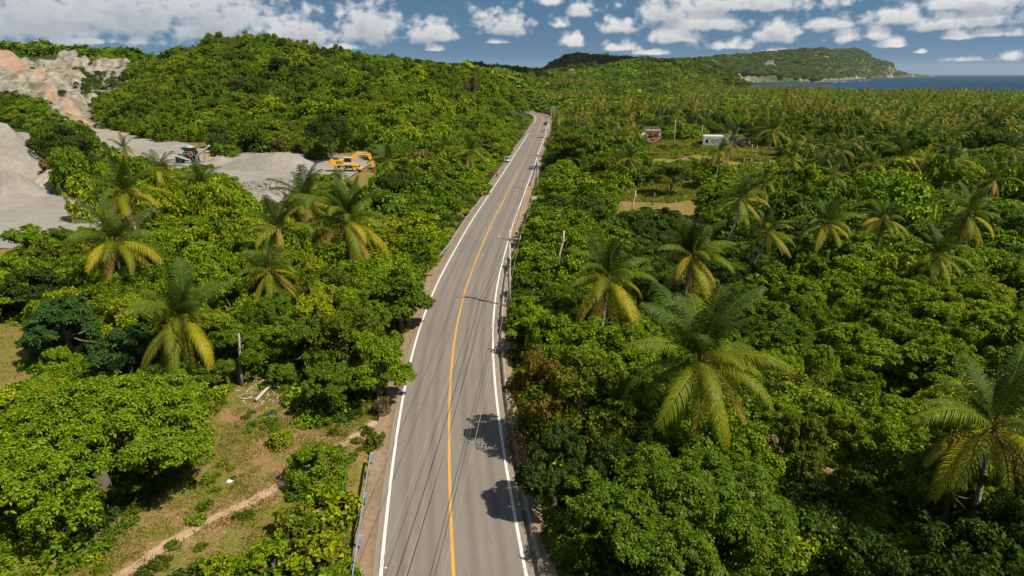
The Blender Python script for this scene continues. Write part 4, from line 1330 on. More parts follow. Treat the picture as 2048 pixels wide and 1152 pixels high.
for i, (x, y, w, zc, foot, ye, dr, lab) in enumerate(PALMS):
    t = palm(x, y, w, lab, zc + (0.8 if x > 1100 else 0.3), foot, seed=i + 1, yel=ye, dry=dr, nf=34 if w > 140 else (28 if w > 90 else 20))
    PALM_XY.append((t.location.x, t.location.y))
TICK('near palms')

# ------------------------------------------------------------------ what has to stay open (photo outlines)
_left = [proj((*(CEN[k] - NOR[k] * 4.1), 0))[:2] for k in range(0, len(CEN), 2) if CEN[k][1] > 24]
_right = [proj((*(CEN[k] + NOR[k] * 4.2), 0))[:2] for k in range(0, len(CEN), 2) if CEN[k][1] > 24]
ROADPOLY = [(float(a), float(b)) for a, b in _left] + [(float(a), float(b)) for a, b in _right[::-1]]
CLEARING = [(90, 1160), (230, 1080), (330, 960), (380, 860), (440, 780), (470, 745), (570, 740), (590, 800), (600, 850), (700, 850), (745, 800), (770, 840), (720, 1160)]
LEFTBARE = [(-60, 650), (70, 640), (85, 690), (50, 760), (-60, 790)]
SHADYFIELD = [(1238, 372), (1400, 366), (1420, 395), (1340, 408), (1240, 402)]
FIELD = [(1292, 285), (1340, 280), (1400, 276), (1500, 292), (1560, 294), (1574, 310), (1540, 320), (1470, 322), (1400, 306), (1350, 316), (1300, 312)]
FAN = [(175, 252), (235, 262), (300, 280), (350, 290), (420, 312), (455, 320), (470, 312), (520, 306), (590, 309), (640, 326), (655, 338), (600, 352), (590, 380), (500, 392), (492, 372), (440, 342), (380, 330), (335, 330), (300, 312), (240, 300), (200, 282)]
HAUL = [(-80, 402), (60, 396), (130, 384), (160, 392), (195, 398), (200, 412), (180, 440), (120, 455), (60, 462), (10, 492), (-80, 520)]
PILES = [(-80, 250), (30, 252), (80, 272), (40, 292), (60, 340), (90, 340), (150, 372), (60, 395), (-80, 400)]
CLIFF = [(-80, 116), (30, 114), (100, 110), (130, 112), (170, 126), (205, 140), (240, 140), (262, 150), (250, 168), (205, 178), (190, 205), (182, 252), (150, 236), (128, 216), (95, 200), (40, 170), (25, 180), (-80, 170)]
PATHPOLY = [(660, 915), (690, 850), (728, 845), (712, 895), (670, 925)]
KEEP = [ROADPOLY, CLEARING, LEFTBARE, SHADYFIELD, FIELD, FAN, HAUL, PILES, CLIFF,
        [(654, 300), (756, 300), (756, 342), (654, 342)], [(335, 284), (425, 284), (425, 334), (335, 334)], [(1002, 308), (1030, 308), (1030, 328), (1002, 328)],
        [(1052, 382), (1082, 382), (1082, 402), (1052, 402)], [(1285, 252), (1328, 252), (1328, 282), (1285, 282)], [(1408, 268), (1492, 268), (1492, 292), (1408, 292)],
        [(1080, 238), (1105, 238), (1105, 278), (1080, 278)], [(1112, 455), (1132, 455), (1132, 520), (1112, 520)], [(705, 900), (745, 900), (740, 1140), (695, 1140)],
        [(1066, 300), (1084, 300), (1084, 380), (1066, 380)], [(1005, 455), (1036, 455), (1028, 585), (1008, 585)], [(955, 392), (970, 392), (885, 520), (870, 520)]]
GAP = [(1640, 930), (1830, 950), (1830, 1160), (1640, 1160)]

def clear_of(X, Y, r, H, z=0.0, slack=0.75, side=0.8):
    """True where a plant of this size leaves the open places in view"""
    X = np.asarray(X, float); Y = np.asarray(Y, float)
    ok = np.ones(X.shape, bool)
    for (dx, h) in ((0, 0), (0, 0.5), (0, 0.97), (-side, 0.55), (side, 0.55), (-side * .6, .85), (side * .6, .85)):
        P = np.stack([X + dx * r * slack, Y, z + H * h], -1)
        px, py, zc = proj(P)
        for poly in KEEP:
            ok &= ~(in_poly(px, py, poly) & (zc > 1))
    return ok

# ------------------------------------------------------------------ trees and shrubs told apart one by one
B = 'broadleaf trees standing out from the thicket'
NEAR = [
 ('big_rosette', 190, 895, 3.0, 8.2, 6.6, C_BRIGHT, 'broad rounded tree with drooping lime leaves filling the lower left corner', 0),
 ('big_rosette', 1372, 1050, 2.6, 6.6, 5.8, C_MID, 'broad dense tree with drooping green leaves at bottom right of the road', 1),
 ('tree', 1165, 805, 3.6, 4.2, 7.4, C_OLIVE, 'roadside tree with olive and rusty leaves shading the road on its right', 0),
 ('tree', 1092, 775, 4.6, 3.0, 8.2, C_BROWN, 'small brownish leaved tree at the right road edge', 1),
 ('rosette', 1245, 850, 2.6, 2.8, 5.0, C_MID, 'round green tree between the rusty roadside tree and the largest palm', 0),
 ('rosette', 1108, 940, 3.0, 2.3, 6.2, C_DEEP, 'dark small tree right of the wide leaf shadow on the road', 1),
 ('rosette', 800, 572, 4.6, 4.2, 7.2, C_MID, 'tree whose branches reach out over the left road edge', 2),
 ('tree', 660, 560, 4.4, 3.8, 7.0, C_OLIVE, 'large olive green tree behind the overhanging roadside tree', 2),
 ('tree', 690, 660, 3.8, 3.6, 6.8, C_OLIVE, 'dense olive tree in the middle of the left roadside group', 3),
 ('rosette', 752, 725, 3.2, 3.0, 6.0, C_BRIGHT, 'bright green tree nearest the left road edge, at the foot of the roadside group', 0),
 ('rosette', 610, 690, 3.0, 3.0, 6.0, C_MID, 'green tree at the left flank of the roadside group', 1),
 ('rosette', 660, 770, 2.4, 2.3, 4.6, C_MID, 'lowest green tree of the roadside group, above the dirt clearing', 2),
 ('rosette', 130, 640, 3.6, 3.9, 6.0, C_BLUE, 'dark blue green tree with big leaves behind the big rounded tree', 0),
 ('rosette', 250, 690, 3.2, 3.2, 5.2, C_BLUE, 'blue green tree between the broad palm and the bare earth', 1),
 ('rosette', 70, 570, 3.6, 3.5, 6.0, C_DEEP, 'dark tree at the left edge above the bare earth', 2),
 ('rosette', 470, 700, 2.8, 2.6, 4.8, C_MID, 'green tree beside the bare standing trunk, left of the clearing', 0),
 ('rosette', 560, 620, 3.2, 2.8, 5.2, C_MID, 'green tree right of the leaning palm', 1),
 ('rosette', 60, 490, 3.0, 4.0, 6.0, C_BRIGHT, 'leafy tree hiding the near edge of the quarry road', 1),
 ('rosette', 120, 480, 3.0, 3.2, 5.2, C_MID, 'green tree right of the leafy one by the quarry road', 2),
 ('umbrella', 118, 298, 5.8, 12.0, 10.5, C_DEEP, 'dark spreading umbrella tree in front of the gravel piles', 0),
 ('umbrella', 205, 345, 3.8, 7.2, 8.2, C_DEEP, 'dark round tree right of and below the umbrella tree', 1),
 ('umbrella', 660, 278, 6.5, 8.6, 14.0, C_DEEP, 'dark rounded tree at the foot of the hill behind the excavator', 0),
 ('umbrella', 1150, 296, 5.6, 9.0, 10.5, C_OLIVE, 'tall layered olive tree right of the straight road', 1),
 ('umbrella', 1215, 340, 4.6, 7.0, 8.5, C_OLIVE, 'layered tree over the shady clearing', 0),
 ('umbrella', 1345, 350, 4.2, 6.0, 7.0, C_OLIVE, 'thin grey green tree at the far side of the shady clearing', 1),
 ('umbrella', 1500, 262, 5.4, 7.0, 9.0, C_DEEP, 'forked tree with dark bare limbs beside the roofless shell', 1),
 ('umbrella', 1640, 350, 4.0, 7.5, 8.0, C_DEEP, 'dark dense tree right of the field with white posts', 0),
 ('mid_tree', 395, 345, 2.8, 4.2, 5.6, C_MID, 'green tree cutting into the gravel above the low palm', 0),
 ('mid_tree', 440, 372, 2.6, 4.6, 5.4, C_BRIGHT, 'bright tree in front of the rubble', 1),
 ('mid_tree', 785, 375, 3.4, 3.6, 7.4, C_DEEP, 'tall dark vine clad tree in front of the lime shrubs', 2),
 ('mid_tree', 980, 292, 4.6, 5.0, 9.0, C_OLIVE, 'yellowish tree over the parked silver car', 3),
 ('mid_tree', 1307, 275, 2.0, 2.7, 4.2, (0.34, 0.11, 0.02), 'orange flowering tree in front of the tin roofed house', 1),
 ('bush', 985, 345, 1.0, 1.4, 2.0, (0.26, 0.10, 0.05), 'pink and orange flowering bush at the left guardrail', 1),
 ('bush', 1510, 885, 0.9, 1.9, 2.0, C_DRY, 'dry brown bush beside the big tree at bottom right', 0),
 ('rosette', 1610, 890, 2.6, 1.6, 5.0, C_OLIVE, 'thin young tree at the dark gap right of the dry bush', 2),
 ('vine', 630, 930, 1.2, 2.0, 2.7, C_BRIGHT, 'vine covered mound where the earth path meets the guardrail', 0),
 ('bush', 762, 800, 1.0, 0.75, 2.6, C_DRY, 'dry grey vines hanging at the left road edge', 2),
 ('bush', 745, 872, 0.7, 0.8, 1.6, C_OLIVE, 'small olive bush at the top end of the near guardrail', 3),
 ('bush', 560, 875, 0.5, 1.0, 1.1, C_LIME, 'small yellow green bush in the middle of the clearing', 1),
 ('bush', 655, 1005, 1.0, 1.9, 2.3, C_LIME, 'yellowish shrub below the vine covered mound', 2),
 ('bush', 605, 1060, 0.8, 1.8, 1.9, C_OLIVE, 'olive shrub right of the earth path', 3),
 ('bush', 540, 1112, 0.7, 1.6, 1.6, C_BRIGHT, 'bright shrub near the bottom edge right of the path', 0),
 ('bush', 440, 1130, 0.5, 1.1, 1.1, C_LIME, 'low lime shrub at the bottom edge right of the path', 1),
 ('bush', 680, 1148, 0.7, 1.2, 1.5, C_BRIGHT, 'leafy shrub at the bottom edge beside the guardrail', 2),
 ('bush', 735, 1160, 0.6, 0.8, 1.2, C_BRIGHT, 'leafy sprig over the edge line at the bottom of the road', 0),
 ('bush', 600, 975, 0.5, 0.9, 1.0, C_MID, 'low green shrub left of the vine covered mound', 0),
 ('bush', 640, 1112, 0.8, 1.8, 2.0, C_LIME, 'spreading lime shrub left of the near guardrail', 1),
 ('bush', 400, 905, 0.4, 0.9, 0.9, C_LIME, 'yellow green shoots at the right edge of the big rounded tree', 3),
 ('bush', 740, 935, 0.3, 0.45, 0.7, C_OLIVE, 'weeds growing over the upper end of the near guardrail', 2),
]
for (key, x, y, zm, r, H, tint, lab, var) in NEAR:
    nm = 'shrub' if key == 'bush' else ('vine_mound' if key == 'vine' else 'tree')
    plant_px(key, x, y, zm, r, H, tint, lab, name=nm, cat='shrub' if nm != 'tree' else 'tree', group=B if nm == 'tree' else 'shrubs of the clearing and roadside', var=var)
TICK('near trees')

# ------------------------------------------------------------------ the thicket: individual trees and vine-clad shrubs up to about 120 m
def jitter_grid(x0, x1, y0, y1, sp, seed):
    q = np.random.default_rng(seed)
    X, Y = np.meshgrid(np.arange(x0, x1, sp), np.arange(y0, y1, sp), indexing='ij')
    X = X + q.uniform(-.42, .42, X.shape) * sp; Y = Y + q.uniform(-.42, .42, Y.shape) * sp
    return X.ravel(), Y.ravel()

def visible(X, Y, margin=140):
    px, py, zc = proj(np.stack([X, Y, np.full_like(X, 3.0)], -1))
    return (zc > 5) & (px > -margin) & (px < 2048 + margin) & (py < 1152 + margin)

LM = [(1215, 600, 'the golden palm by the road'), (1402, 760, 'the largest dark palm'), (1385, 560, 'the orange fronded palm'), (1985, 900, 'the palm at the right edge'),
      (1483, 430, 'the palm below the field'), (1536, 500, 'the slanting palm'), (1655, 490, 'the dark feathery palm'), (1765, 470, 'the short trunked palm'), (1940, 460, 'the broad yellowish palm'),
      (1878, 540, 'the vine swallowed palm'), (1372, 1000, 'the broad tree at bottom right'), (1150, 820, 'the rusty roadside tree'), (1510, 900, 'the dry brown bush'), (1018, 560, 'the nearest utility pole'),
      (1076, 375, 'the second utility pole'), (1121, 500, 'the bleached dead trunk'), (1320, 392, 'the shady clearing'), (1806, 350, 'the palm clump'), (1990, 390, 'the golden palm near the right edge'),
      (228, 530, 'the palm below the quarry road'), (362, 680, 'the broad left palm'), (540, 580, 'the leaning left palm'), (620, 470, 'the close palm trio'), (250, 420, 'the palm at the road bend'),
      (318, 370, 'the palm against the gravel'), (185, 850, 'the big rounded tree at lower left'), (740, 640, 'the overhanging roadside tree'), (478, 710, 'the bare standing trunk'), (915, 330, 'the roadside palm pair'),
      (785, 390, 'the tall dark vine clad tree'), (920, 455, 'the left mid guardrail'), (700, 342, 'the yellow excavator'), (40, 440, 'the quarry haul road'), (60, 700, 'the bare earth at the left edge'),
      (1450, 285, 'the roofless shell'), (1310, 265, 'the tin roofed house'), (1540, 310, 'the field with white posts'), (1150, 300, 'the tall layered olive tree'), (1690, 165, 'the rocky shore'), (1640, 345, 'the dark dense tree'),
      (1075, 232, 'the far road bend'), (630, 935, 'the vine covered mound'), (1745, 345, 'the yellow palm of the clump'), (1900, 345, 'the slim palm right of the clump'), (118, 300, 'the umbrella tree'), (1610, 900, 'the thin young tree')]
PENDING = []
ORDW = ['nearest', 'second', 'third', 'fourth', 'fifth', 'sixth', 'seventh', 'eighth', 'ninth', 'tenth', 'eleventh', 'twelfth', 'thirteenth', 'fourteenth', 'fifteenth', 'sixteenth', 'seventeenth', 'eighteenth', 'nineteenth', 'twentieth']
def where_(X, Y, Z):
    px, py, _ = proj((X, Y, Z))
    best = min(LM, key=lambda l: (l[0] - px) ** 2 + (1.3 * (l[1] - py)) ** 2)
    dx, dy = px - best[0], py - best[1]
    rel = ('right of' if dx > 0 else 'left of') if abs(dx) > 1.2 * abs(dy) else ('in front of' if dy > 0 else 'behind')
    return '%s %s' % (rel, best[2]), math.hypot(dx, dy)
def label_later(o, what, Z):
    w, d_ = where_(o.location.x, o.location.y, o.location.z + Z)
    PENDING.append((what, w, d_, o))
def settle_labels():
    by = {}
    for (what, w, d_, o) in PENDING:
        by.setdefault((what, w), []).append((d_, o))
    for (what, w), lst in by.items():
        lst.sort(key=lambda e: e[0])
        for i, (d_, o) in enumerate(lst):
            o['label'] = ('%s %s' % (what, w)) if len(lst) == 1 else ('%s %s %s' % (ORDW[min(i, 19)], what, w))

def zone(X, Y, d):
    side = 'right' if d > 0 else 'left'
    px, py, _ = proj((X, Y, 2.0))
    if side == 'right':
        if px < 1180: a = 'close beside the right edge of the road'
        elif px < 1420: a = 'between the road and the largest palm'
        elif px < 1750: a = 'in the middle of the right thicket'
        else: a = 'in the far right of the thicket'
    else:
        if px > 720: a = 'close beside the left edge of the road'
        elif px > 380: a = 'between the left palms and the road'
        else: a = 'in the left thicket below the quarry'
    b = 'foreground' if Y < 48 else ('middle distance' if Y < 80 else 'far')
    return side, a, b

PAL = [('lime', C_LIME), ('bright green', C_BRIGHT), ('mid green', C_MID), ('deep green', C_DEEP), ('olive', C_OLIVE)]
NCOUNT = {'tree': 0, 'vine_shrub': 0}
def thicket():
    q = random.Random(11)
    X, Y = jitter_grid(-88, 98, 8, 106, 4.1, 21)
    d = road_dist(X, Y)
    keep = visible(X, Y) & (np.abs(d) > 5.7)
    X, Y, d = X[keep], Y[keep], d[keep]
    order = np.argsort(Y); X, Y, d = X[order], Y[order], d[order]
    big = vnoise(X, Y, 16, 5); hue = vnoise(X, Y, 22, 9)
    for i in range(len(X)):
        right = d[i] > 0
        # height follows a rolling canopy; lower beside the road
        H = 1.7 + 4.6 * big[i] + q.uniform(-.8, 1.1)
        if right: H *= 0.86
        H = min(H, 1.2 + (abs(d[i]) - 5.0) * (1.0 if right else 1.7))
        if H < 0.8: continue
        tree = q.random() < (0.30 if right else 0.42) and H > 3.6
        r = q.uniform(2.5, 3.4) if H > 3 else q.uniform(1.5, 2.2)
        r = min(r, (abs(d[i]) - 4.7) * 1.0)
        if r < 0.8: continue
        if tree: H = H * 1.18
        near = False
        for (a, b, rr) in PLANTED[:len(NEAR)]:
            if (a - X[i]) ** 2 + (b - Y[i]) ** 2 < (0.72 * rr + 0.45 * r) ** 2:
                near = True; break
        if near: continue
        if in_poly(*proj((X[i], Y[i], 1.0))[:2], GAP): H = q.uniform(1.0, 1.7); r = 1.6; tree = False
        ok = False
        for sh in (1.0, 0.7, 0.45, 0.28):
            if clear_of(X[i], Y[i], r * (0.4 + 0.6 * sh), H * sh):
                ok = True; break
        if not ok: continue
        H *= sh; r *= (0.4 + 0.6 * sh)
        t = hue[i] + q.uniform(-.25, .25)
        if right: nm, tint = PAL[0] if t > 0.86 else (PAL[1] if t > 0.42 else (PAL[2] if t > 0.16 else PAL[3]))
        else: nm, tint = PAL[0] if t > 0.66 else (PAL[1] if t > 0.38 else (PAL[2] if t > 0.18 else PAL[4]))
        if in_poly(*proj((X[i], Y[i], 1.0))[:2], GAP): nm, tint = PAL[3]
        k = q.uniform(0.8, 1.25)
        tint = tuple(c * k for c in tint)
        fin = Y[i] < 72
        if H < 1.7 and Y[i] < 90: key = 'bush'
        elif tree: key = ('rosette' if q.random() < 0.45 else 'tree') if fin else 'mid_tree'
        else: key = 'vine' if fin else 'mid_vine'
        side, a, b = zone(X[i], Y[i], d[i])
        name = 'tree' if tree else 'vine_shrub'
        NCOUNT[name] += 1
        size = 'low ' if H < 2.2 else ('tall ' if H > 5.4 else '')
        lab = size + nm + (' thicket tree' if tree else ' vine covered shrub')
        t_ = plant(key, X[i], Y[i], r, H, tint, lab, name=name, cat='tree' if tree else 'shrub', group=('trees' if tree else 'vine covered shrubs') + ' in the %s thicket' % side)
        label_later(t_, lab, H * .6)
thicket()
TICK('thicket %s' % NCOUNT)

# palms further off, each still a palm of its own
def palm_small(X, Y, H, sc, tint, label, group, seed):
    q = random.Random(seed)
    z = lz(X, Y)
    t = thing('coconut_palm', label, 'palm', (X, Y, z), q.uniform(0, 6.28), group, sc)
    lean = (q.uniform(-.7, .7), q.uniform(-.7, .7))
    tr = PT[q.randrange(len(PT))]
    o = obj('trunk', tr[0], t, scale=(1, 1, H / sc / 7.0))
    c = obj('crown', MIDPALM[q.randrange(4)], t, (tr[1][0], tr[1][1], H / sc)); c.color = (*tint, 0.65)
    label_later(t, label, H)
PT = []
for k in range(5):
    q = random.Random(k); l_ = (q.uniform(-.9, .9), q.uniform(-.9, .9)); PT.append((palm_trunk(7.0, l_), l_))

def mid_palms():
    q = random.Random(31)
    n_ = 0
    cand = []
    for _ in range(9000):
        Y = 95 + 330 * q.random() ** 0.85; a = q.uniform(-0.74, 0.80)
        cand.append((a * Y, Y))
    for (X, Y) in cand:
        d = float(road_dist(np.array([X]), np.array([Y]))[0])
        if abs(d) < 9: continue
        if X < 0 or d < 0:
            if not (Y < 175 and q.random() < 0.05): continue
        dens = vnoise(np.array([X]), np.array([Y]), 45, 77)[0]
        lim = 0.06 + 0.55 * min(1, max(0, (Y - 180) / 200)) * (0.4 + dens)
        if q.random() > lim * 0.55: continue
        H = q.uniform(6.0, 9.5) * (1.12 if Y > 250 else 1.0)
        if not clear_of(X, Y, 3.4, H + 1.2, lz(X, Y), 0.9): continue
        if any((X - u) ** 2 + (Y - v) ** 2 < 20 for u, v in PALM_XY): continue
        PALM_XY.append((X, Y))
        ty = q.random()
        tint = mixv(mixv(GREEN, YG, ty), YELLOW, max(0, ty - 0.72) * 0.9)
        side = 'right' if d > 0 else 'left'
        far = 'nearer' if Y < 170 else ('distant' if Y < 300 else 'very distant')
        palm_small(X, Y, H, q.uniform(0.72, 0.98), tint, '%s %s coconut palm' % (far, 'yellowish' if ty > 0.55 else 'green'), 'coconut palms across the %s plain' % side, n_)
        n_ += 1
        if n_ >= 230: break
    print('mid palms', n_)
mid_palms()
settle_labels()
TICK('mid palms')

# ------------------------------------------------------------------ the woods beyond: nobody could count them
def planted_stuff(name, label, cat, P, rot, scl, tint, idx, meshes):
    me = bpy.data.meshes.new(name)
    me.vertices.add(len(P)); me.vertices.foreach_set('co', np.ascontiguousarray(P, np.float32).ravel())
    for nm, ty, dt in (('rot', 'FLOAT_VECTOR', rot), ('scl', 'FLOAT_VECTOR', scl), ('tint', 'FLOAT_COLOR', tint), ('idx', 'INT', idx)):
        a = me.attributes.new(nm, ty, 'POINT')
        a.data.foreach_set({'FLOAT_VECTOR': 'vector', 'FLOAT_COLOR': 'color', 'INT': 'value'}[ty], np.ascontiguousarray(dt, np.int32 if ty == 'INT' else np.float32).ravel())
    o = obj(name, me)
    tag(o, label, cat, kind='stuff')
    ng = bpy.data.node_groups.new(name + '_planting', 'GeometryNodeTree')
    ng.interface.new_socket('Geometry', in_out='INPUT', socket_type='NodeSocketGeometry')
    ng.interface.new_socket('Geometry', in_out='OUTPUT', socket_type='NodeSocketGeometry')
    nd, L = ng.nodes, ng.links
    gi, go = nd.new('NodeGroupInput'), nd.new('NodeGroupOutput')
    def attr(nm, ty):
        x = nd.new('GeometryNodeInputNamedAttribute'); x.data_type = ty; x.inputs[0].default_value = nm
        return x.outputs[0]
    mp = nd.new('GeometryNodeMeshToPoints'); L.new(gi.outputs[0], mp.inputs[0])
    joined = nd.new('GeometryNodeGeometryToInstance')
    for m_ in reversed(meshes):
        po = bpy.data.objects.new(name + '_pattern', m_)
        oi = nd.new('GeometryNodeObjectInfo'); oi.inputs['Object'].default_value = po; oi.inputs['As Instance'].default_value = False
        L.new(oi.outputs['Geometry'], joined.inputs[0])
    ip = nd.new('GeometryNodeInstanceOnPoints')
    L.new(mp.outputs[0], ip.inputs['Points']); L.new(joined.outputs[0], ip.inputs['Instance'])
    ip.inputs['Pick Instance'].default_value = True
    L.new(attr('idx', 'INT'), ip.inputs['Instance Index'])
    e2r = nd.new('FunctionNodeEulerToRotation'); L.new(attr('rot', 'FLOAT_VECTOR'), e2r.inputs[0])
    L.new(e2r.outputs[0], ip.inputs['Rotation'])
    L.new(attr('scl', 'FLOAT_VECTOR'), ip.inputs['Scale'])
    L.new(ip.outputs[0], go.inputs[0])
    md = o.modifiers.new('planting', 'NODES'); md.node_group = ng
    return o

WT = np.array([C_LIME, C_BRIGHT, C_MID, C_DEEP, C_OLIVE])
def woods(name, label, X, Y, meshes, r0, H0, rlo, rhi, hlo, hhi, seed, wts, dark=1.0, keepclear=True):
    q = np.random.default_rng(seed)
    Z, sea = land(X, Y)
    ok = (sea < 0.05) & (np.abs(road_dist(X, Y)) > 8.5)
    r = q.uniform(rlo, rhi, len(X)); H = q.uniform(hlo, hhi, len(X)) * (0.5 + 0.95 * vnoise(X, Y, 24, seed))
    em = q.random(len(X)) < 0.15; H = np.where(em, H * 1.55, H); r = np.where(em, r * 1.6, r)
    d = np.abs(road_dist(X, Y))
    H = np.minimum(H, 1.5 + (d - 5) * 0.55)
    if name == 'far_woods': H = np.minimum(H, np.where(Z < 4, 6.5, 14))
    if keepclear:
        ok &= clear_of(X, Y, r, H, Z)
    X, Y, Z, r, H = X[ok], Y[ok], Z[ok], r[ok], H[ok]
    n_ = len(X)
    hue = np.clip(vnoise(X, Y, 34, seed + 3) * 0.75 + vnoise(X, Y, 9, seed + 4) * 0.5 - 0.12 + q.normal(0, 0.13, n_), 0, 0.999)
    cum = np.cumsum(wts) / np.sum(wts)
    ci = np.searchsorted(cum, hue)
    tint = np.ones((n_, 4)); tint[:, :3] = WT[np.minimum(ci, 4)] * q.uniform(0.62, 1.3, (n_, 1)) * dark
    brown = q.random(n_) < 0.015
    tint[brown, :3] = np.array((0.15, 0.115, 0.03)) * q.uniform(0.7, 1.2, (brown.sum(), 1))
    rot = np.column_stack([q.normal(0, .07, n_), q.normal(0, .07, n_), q.uniform(0, 6.283, n_)])
    scl = np.column_stack([r / r0, r / r0, H / H0])
    print(name, n_)
    return planted_stuff(name, label, 'wood', np.column_stack([X, Y, Z - 0.15]), rot, scl, tint, q.integers(0, len(meshes), n_), meshes)

def in_view_far(X, Y, m=60):
    px, py, zc = proj(np.stack([X, Y, np.full_like(X, 5.0)], -1))
    return (px > -m) & (px < 2048 + m) & (Y > 90)

X, Y = jitter_grid(-340, 340, 100, 430, 3.9, 51)
k = in_view_far(X, Y) & ~((Y < 106) & (X > -88) & (X < 98)); X, Y = X[k], Y[k]
hz = land(X, Y)[0]
left = (X < 0) | (road_dist(X, Y) < 0)
woods('hillside_woods', 'dense green woodland covering the hill and plain left of the road', X[left], Y[left], FAR, 3.2, 5.0, 2.3, 3.6, 3.6, 6.6, 61, [0.30, 0.26, 0.22, 0.08, 0.14])
woods('plain_woods', 'dense green woodland covering the plain right of the road', X[~left], Y[~left], FAR, 3.2, 5.0, 2.3, 3.5, 3.0, 5.6, 62, [0.16, 0.28, 0.30, 0.14, 0.12])
X, Y = jitter_grid(-500, 900, 430, 1300, 7.2, 52)
k = in_view_far(X, Y); X, Y = X[k], Y[k]
woods('far_woods', 'far woodland filling the plain and low hills towards the sea', X, Y, VFAR, 4.2, 6.0, 4.2, 6.4, 4.2, 6.4, 63, [0.14, 0.26, 0.32, 0.16, 0.12])
X, Y = jitter_grid(-500, 1500, 1300, 2650, 11.0, 53)
k = in_view_far(X, Y) & (land(X, Y)[0] > -3.5); X, Y = X[k], Y[k]
woods('distant_woods', 'distant woodland on the hills beyond the plain', X, Y, VFAR, 4.2, 6.0, 5.5, 8.5, 5.0, 8.0, 64, [0.05, 0.2, 0.4, 0.2, 0.15], 0.95, False)
X, Y = jitter_grid(300, 4300, 2650, 7000, 23.0, 54)
k = in_view_far(X, Y) & (land(X, Y)[0] > 0.5) & (X < 0.60 * Y); X, Y = X[k], Y[k]
woods('headland_woods', 'scrub and woodland clothing the distant headland', X, Y, VFAR, 4.2, 6.0, 9.0, 16.0, 5.0, 10.0, 65, [0.05, 0.2, 0.4, 0.2, 0.15], 0.95, False)

def cliff_scrub():
    q = np.random.default_rng(88)
    X, Y = jitter_grid(-330, -150, 290, 440, 3.2, 89)
    Z = land(X, Y)[0]
    px, py, _ = proj(np.stack([X, Y, Z + 2], -1))
    k = in_poly(px, py, [(150, 140), (262, 140), (262, 180), (205, 185), (190, 225), (165, 200), (150, 170)]) & (q.random(len(X)) < .55)
    k |= in_poly(px, py, Q_CLIFF) & (q.random(len(X)) < .012)
    X, Y, Z = X[k], Y[k], Z[k]; n_ = len(X); s_ = q.uniform(.35, .75, n_)
    tint = np.ones((n_, 4)); tint[:, :3] = WT[q.integers(2, 5, n_)]
    planted_stuff('cliff_scrub', 'scrub growing on the ledges of the quarry face', 'scrub', np.column_stack([X, Y, Z + 1.8]), np.column_stack([np.zeros(n_)] * 2 + [q.uniform(0, 6, n_)]), np.column_stack([s_, s_, s_]), tint, q.integers(0, 6, n_), FAR)
cliff_scrub()

def palm_grove():
    q = np.random.default_rng(81)
    X, Y = jitter_grid(-60, 950, 300, 1350, 6.4, 55)
    k = in_view_far(X, Y); X, Y = X[k], Y[k]
    dens = vnoise(X, Y, 90, 78) * 0.7 + vnoise(X, Y, 30, 79) * 0.3
    px, _, _ = proj(np.stack([X, Y, np.full_like(X, 5.0)], -1))
    k = (q.random(len(X)) < np.clip(dens * 1.6 - 0.95, 0.012, 0.26) * np.clip((Y - 360) / 200, 0, 1)) & (road_dist(X, Y) > 14)
    X, Y = X[k], Y[k]
    Z, sea = land(X, Y)
    k = (sea < 0.05) & (Z < 25); X, Y, Z = X[k], Y[k], Z[k]
    n_ = len(X)
    H = q.uniform(6.0, 9.5, n_)
    ty = q.random(n_)
    tint = np.ones((n_, 4))
    for i in range(n_):
        tint[i, :3] = mixv(mixv(GREEN, YG, ty[i]), YELLOW, max(0, ty[i] - 0.7) * 0.9)
    tint[:, 3] = 0.85
    print('grove palms', n_)
    s_ = q.uniform(0.9, 1.2, n_)
    planted_stuff('palm_grove', 'far coconut palm grove on the plain towards the sea', 'palms', np.column_stack([X, Y, Z + H]),
                  np.column_stack([np.zeros(n_), np.zeros(n_), q.uniform(0, 6.28, n_)]), np.column_stack([s_, s_, s_]), tint, q.integers(0, 4, n_), FARPALM)
palm_grove()
TICK('woods')

# ------------------------------------------------------------------ undergrowth and grass
def grass(name, label, polys, n, lo, hi, col, seed, blade=0.045):
    q = np.random.default_rng(seed)
    P = []
    for poly, share in polys:
        g = np.array([G(x, min(max(y, 160), 1180))[:2] for x, y in poly])
        x0, y0 = g.min(0); x1, y1 = g.max(0)
        m = int(n * share * 3.5)
        X = q.uniform(x0, x1, m); Y = q.uniform(y0, y1, m)
        ok = in_poly(X, Y, [tuple(p) for p in g])
        dens = vnoise(X, Y, 3.0, seed) * 0.6 + vnoise(X, Y, 0.8, seed + 1) * 0.5
        ok &= (q.random(m) < np.clip(dens * 2.2 - 0.55, 0, 1)) & (np.abs(road_dist(X, Y)) > 4.9)
        dp = np.min([((X - a) ** 2 + (Y - b) ** 2) for a, b in pp[::3]], axis=0)
        ok &= dp > q.uniform(0.02, 0.5, m) ** 1
        k = np.where(ok)[0][:int(n * share)]
        P.append(np.column_stack([X[k], Y[k]]))
    P = np.concatenate(P); m = len(P)
    Z, _ = land(P[:, 0], P[:, 1])
    P = np.column_stack([P, Z - 0.02])
    h = q.uniform(lo, hi, m)
    T = np.column_stack([q.normal(0, .55, m), q.normal(0, .55, m), np.ones(m)])
    Nn = q.normal(0, 1, (m, 3)) * np.array((1, 1, 0.2))
    V, F = leaves(P, T, Nn, h, blade * (0.6 + h / hi), 0.1)
    o = obj(name, mesh_np(name, V, F, M['grass']))
    o.color = (*col, 1)
    tag(o, label, 'grass', kind='stuff')
_vl = [proj((*(CEN[k] - NOR[k] * 5.0), 0))[:2] for k in range(0, len(CEN), 2) if 24 < CEN[k][1] < 240]
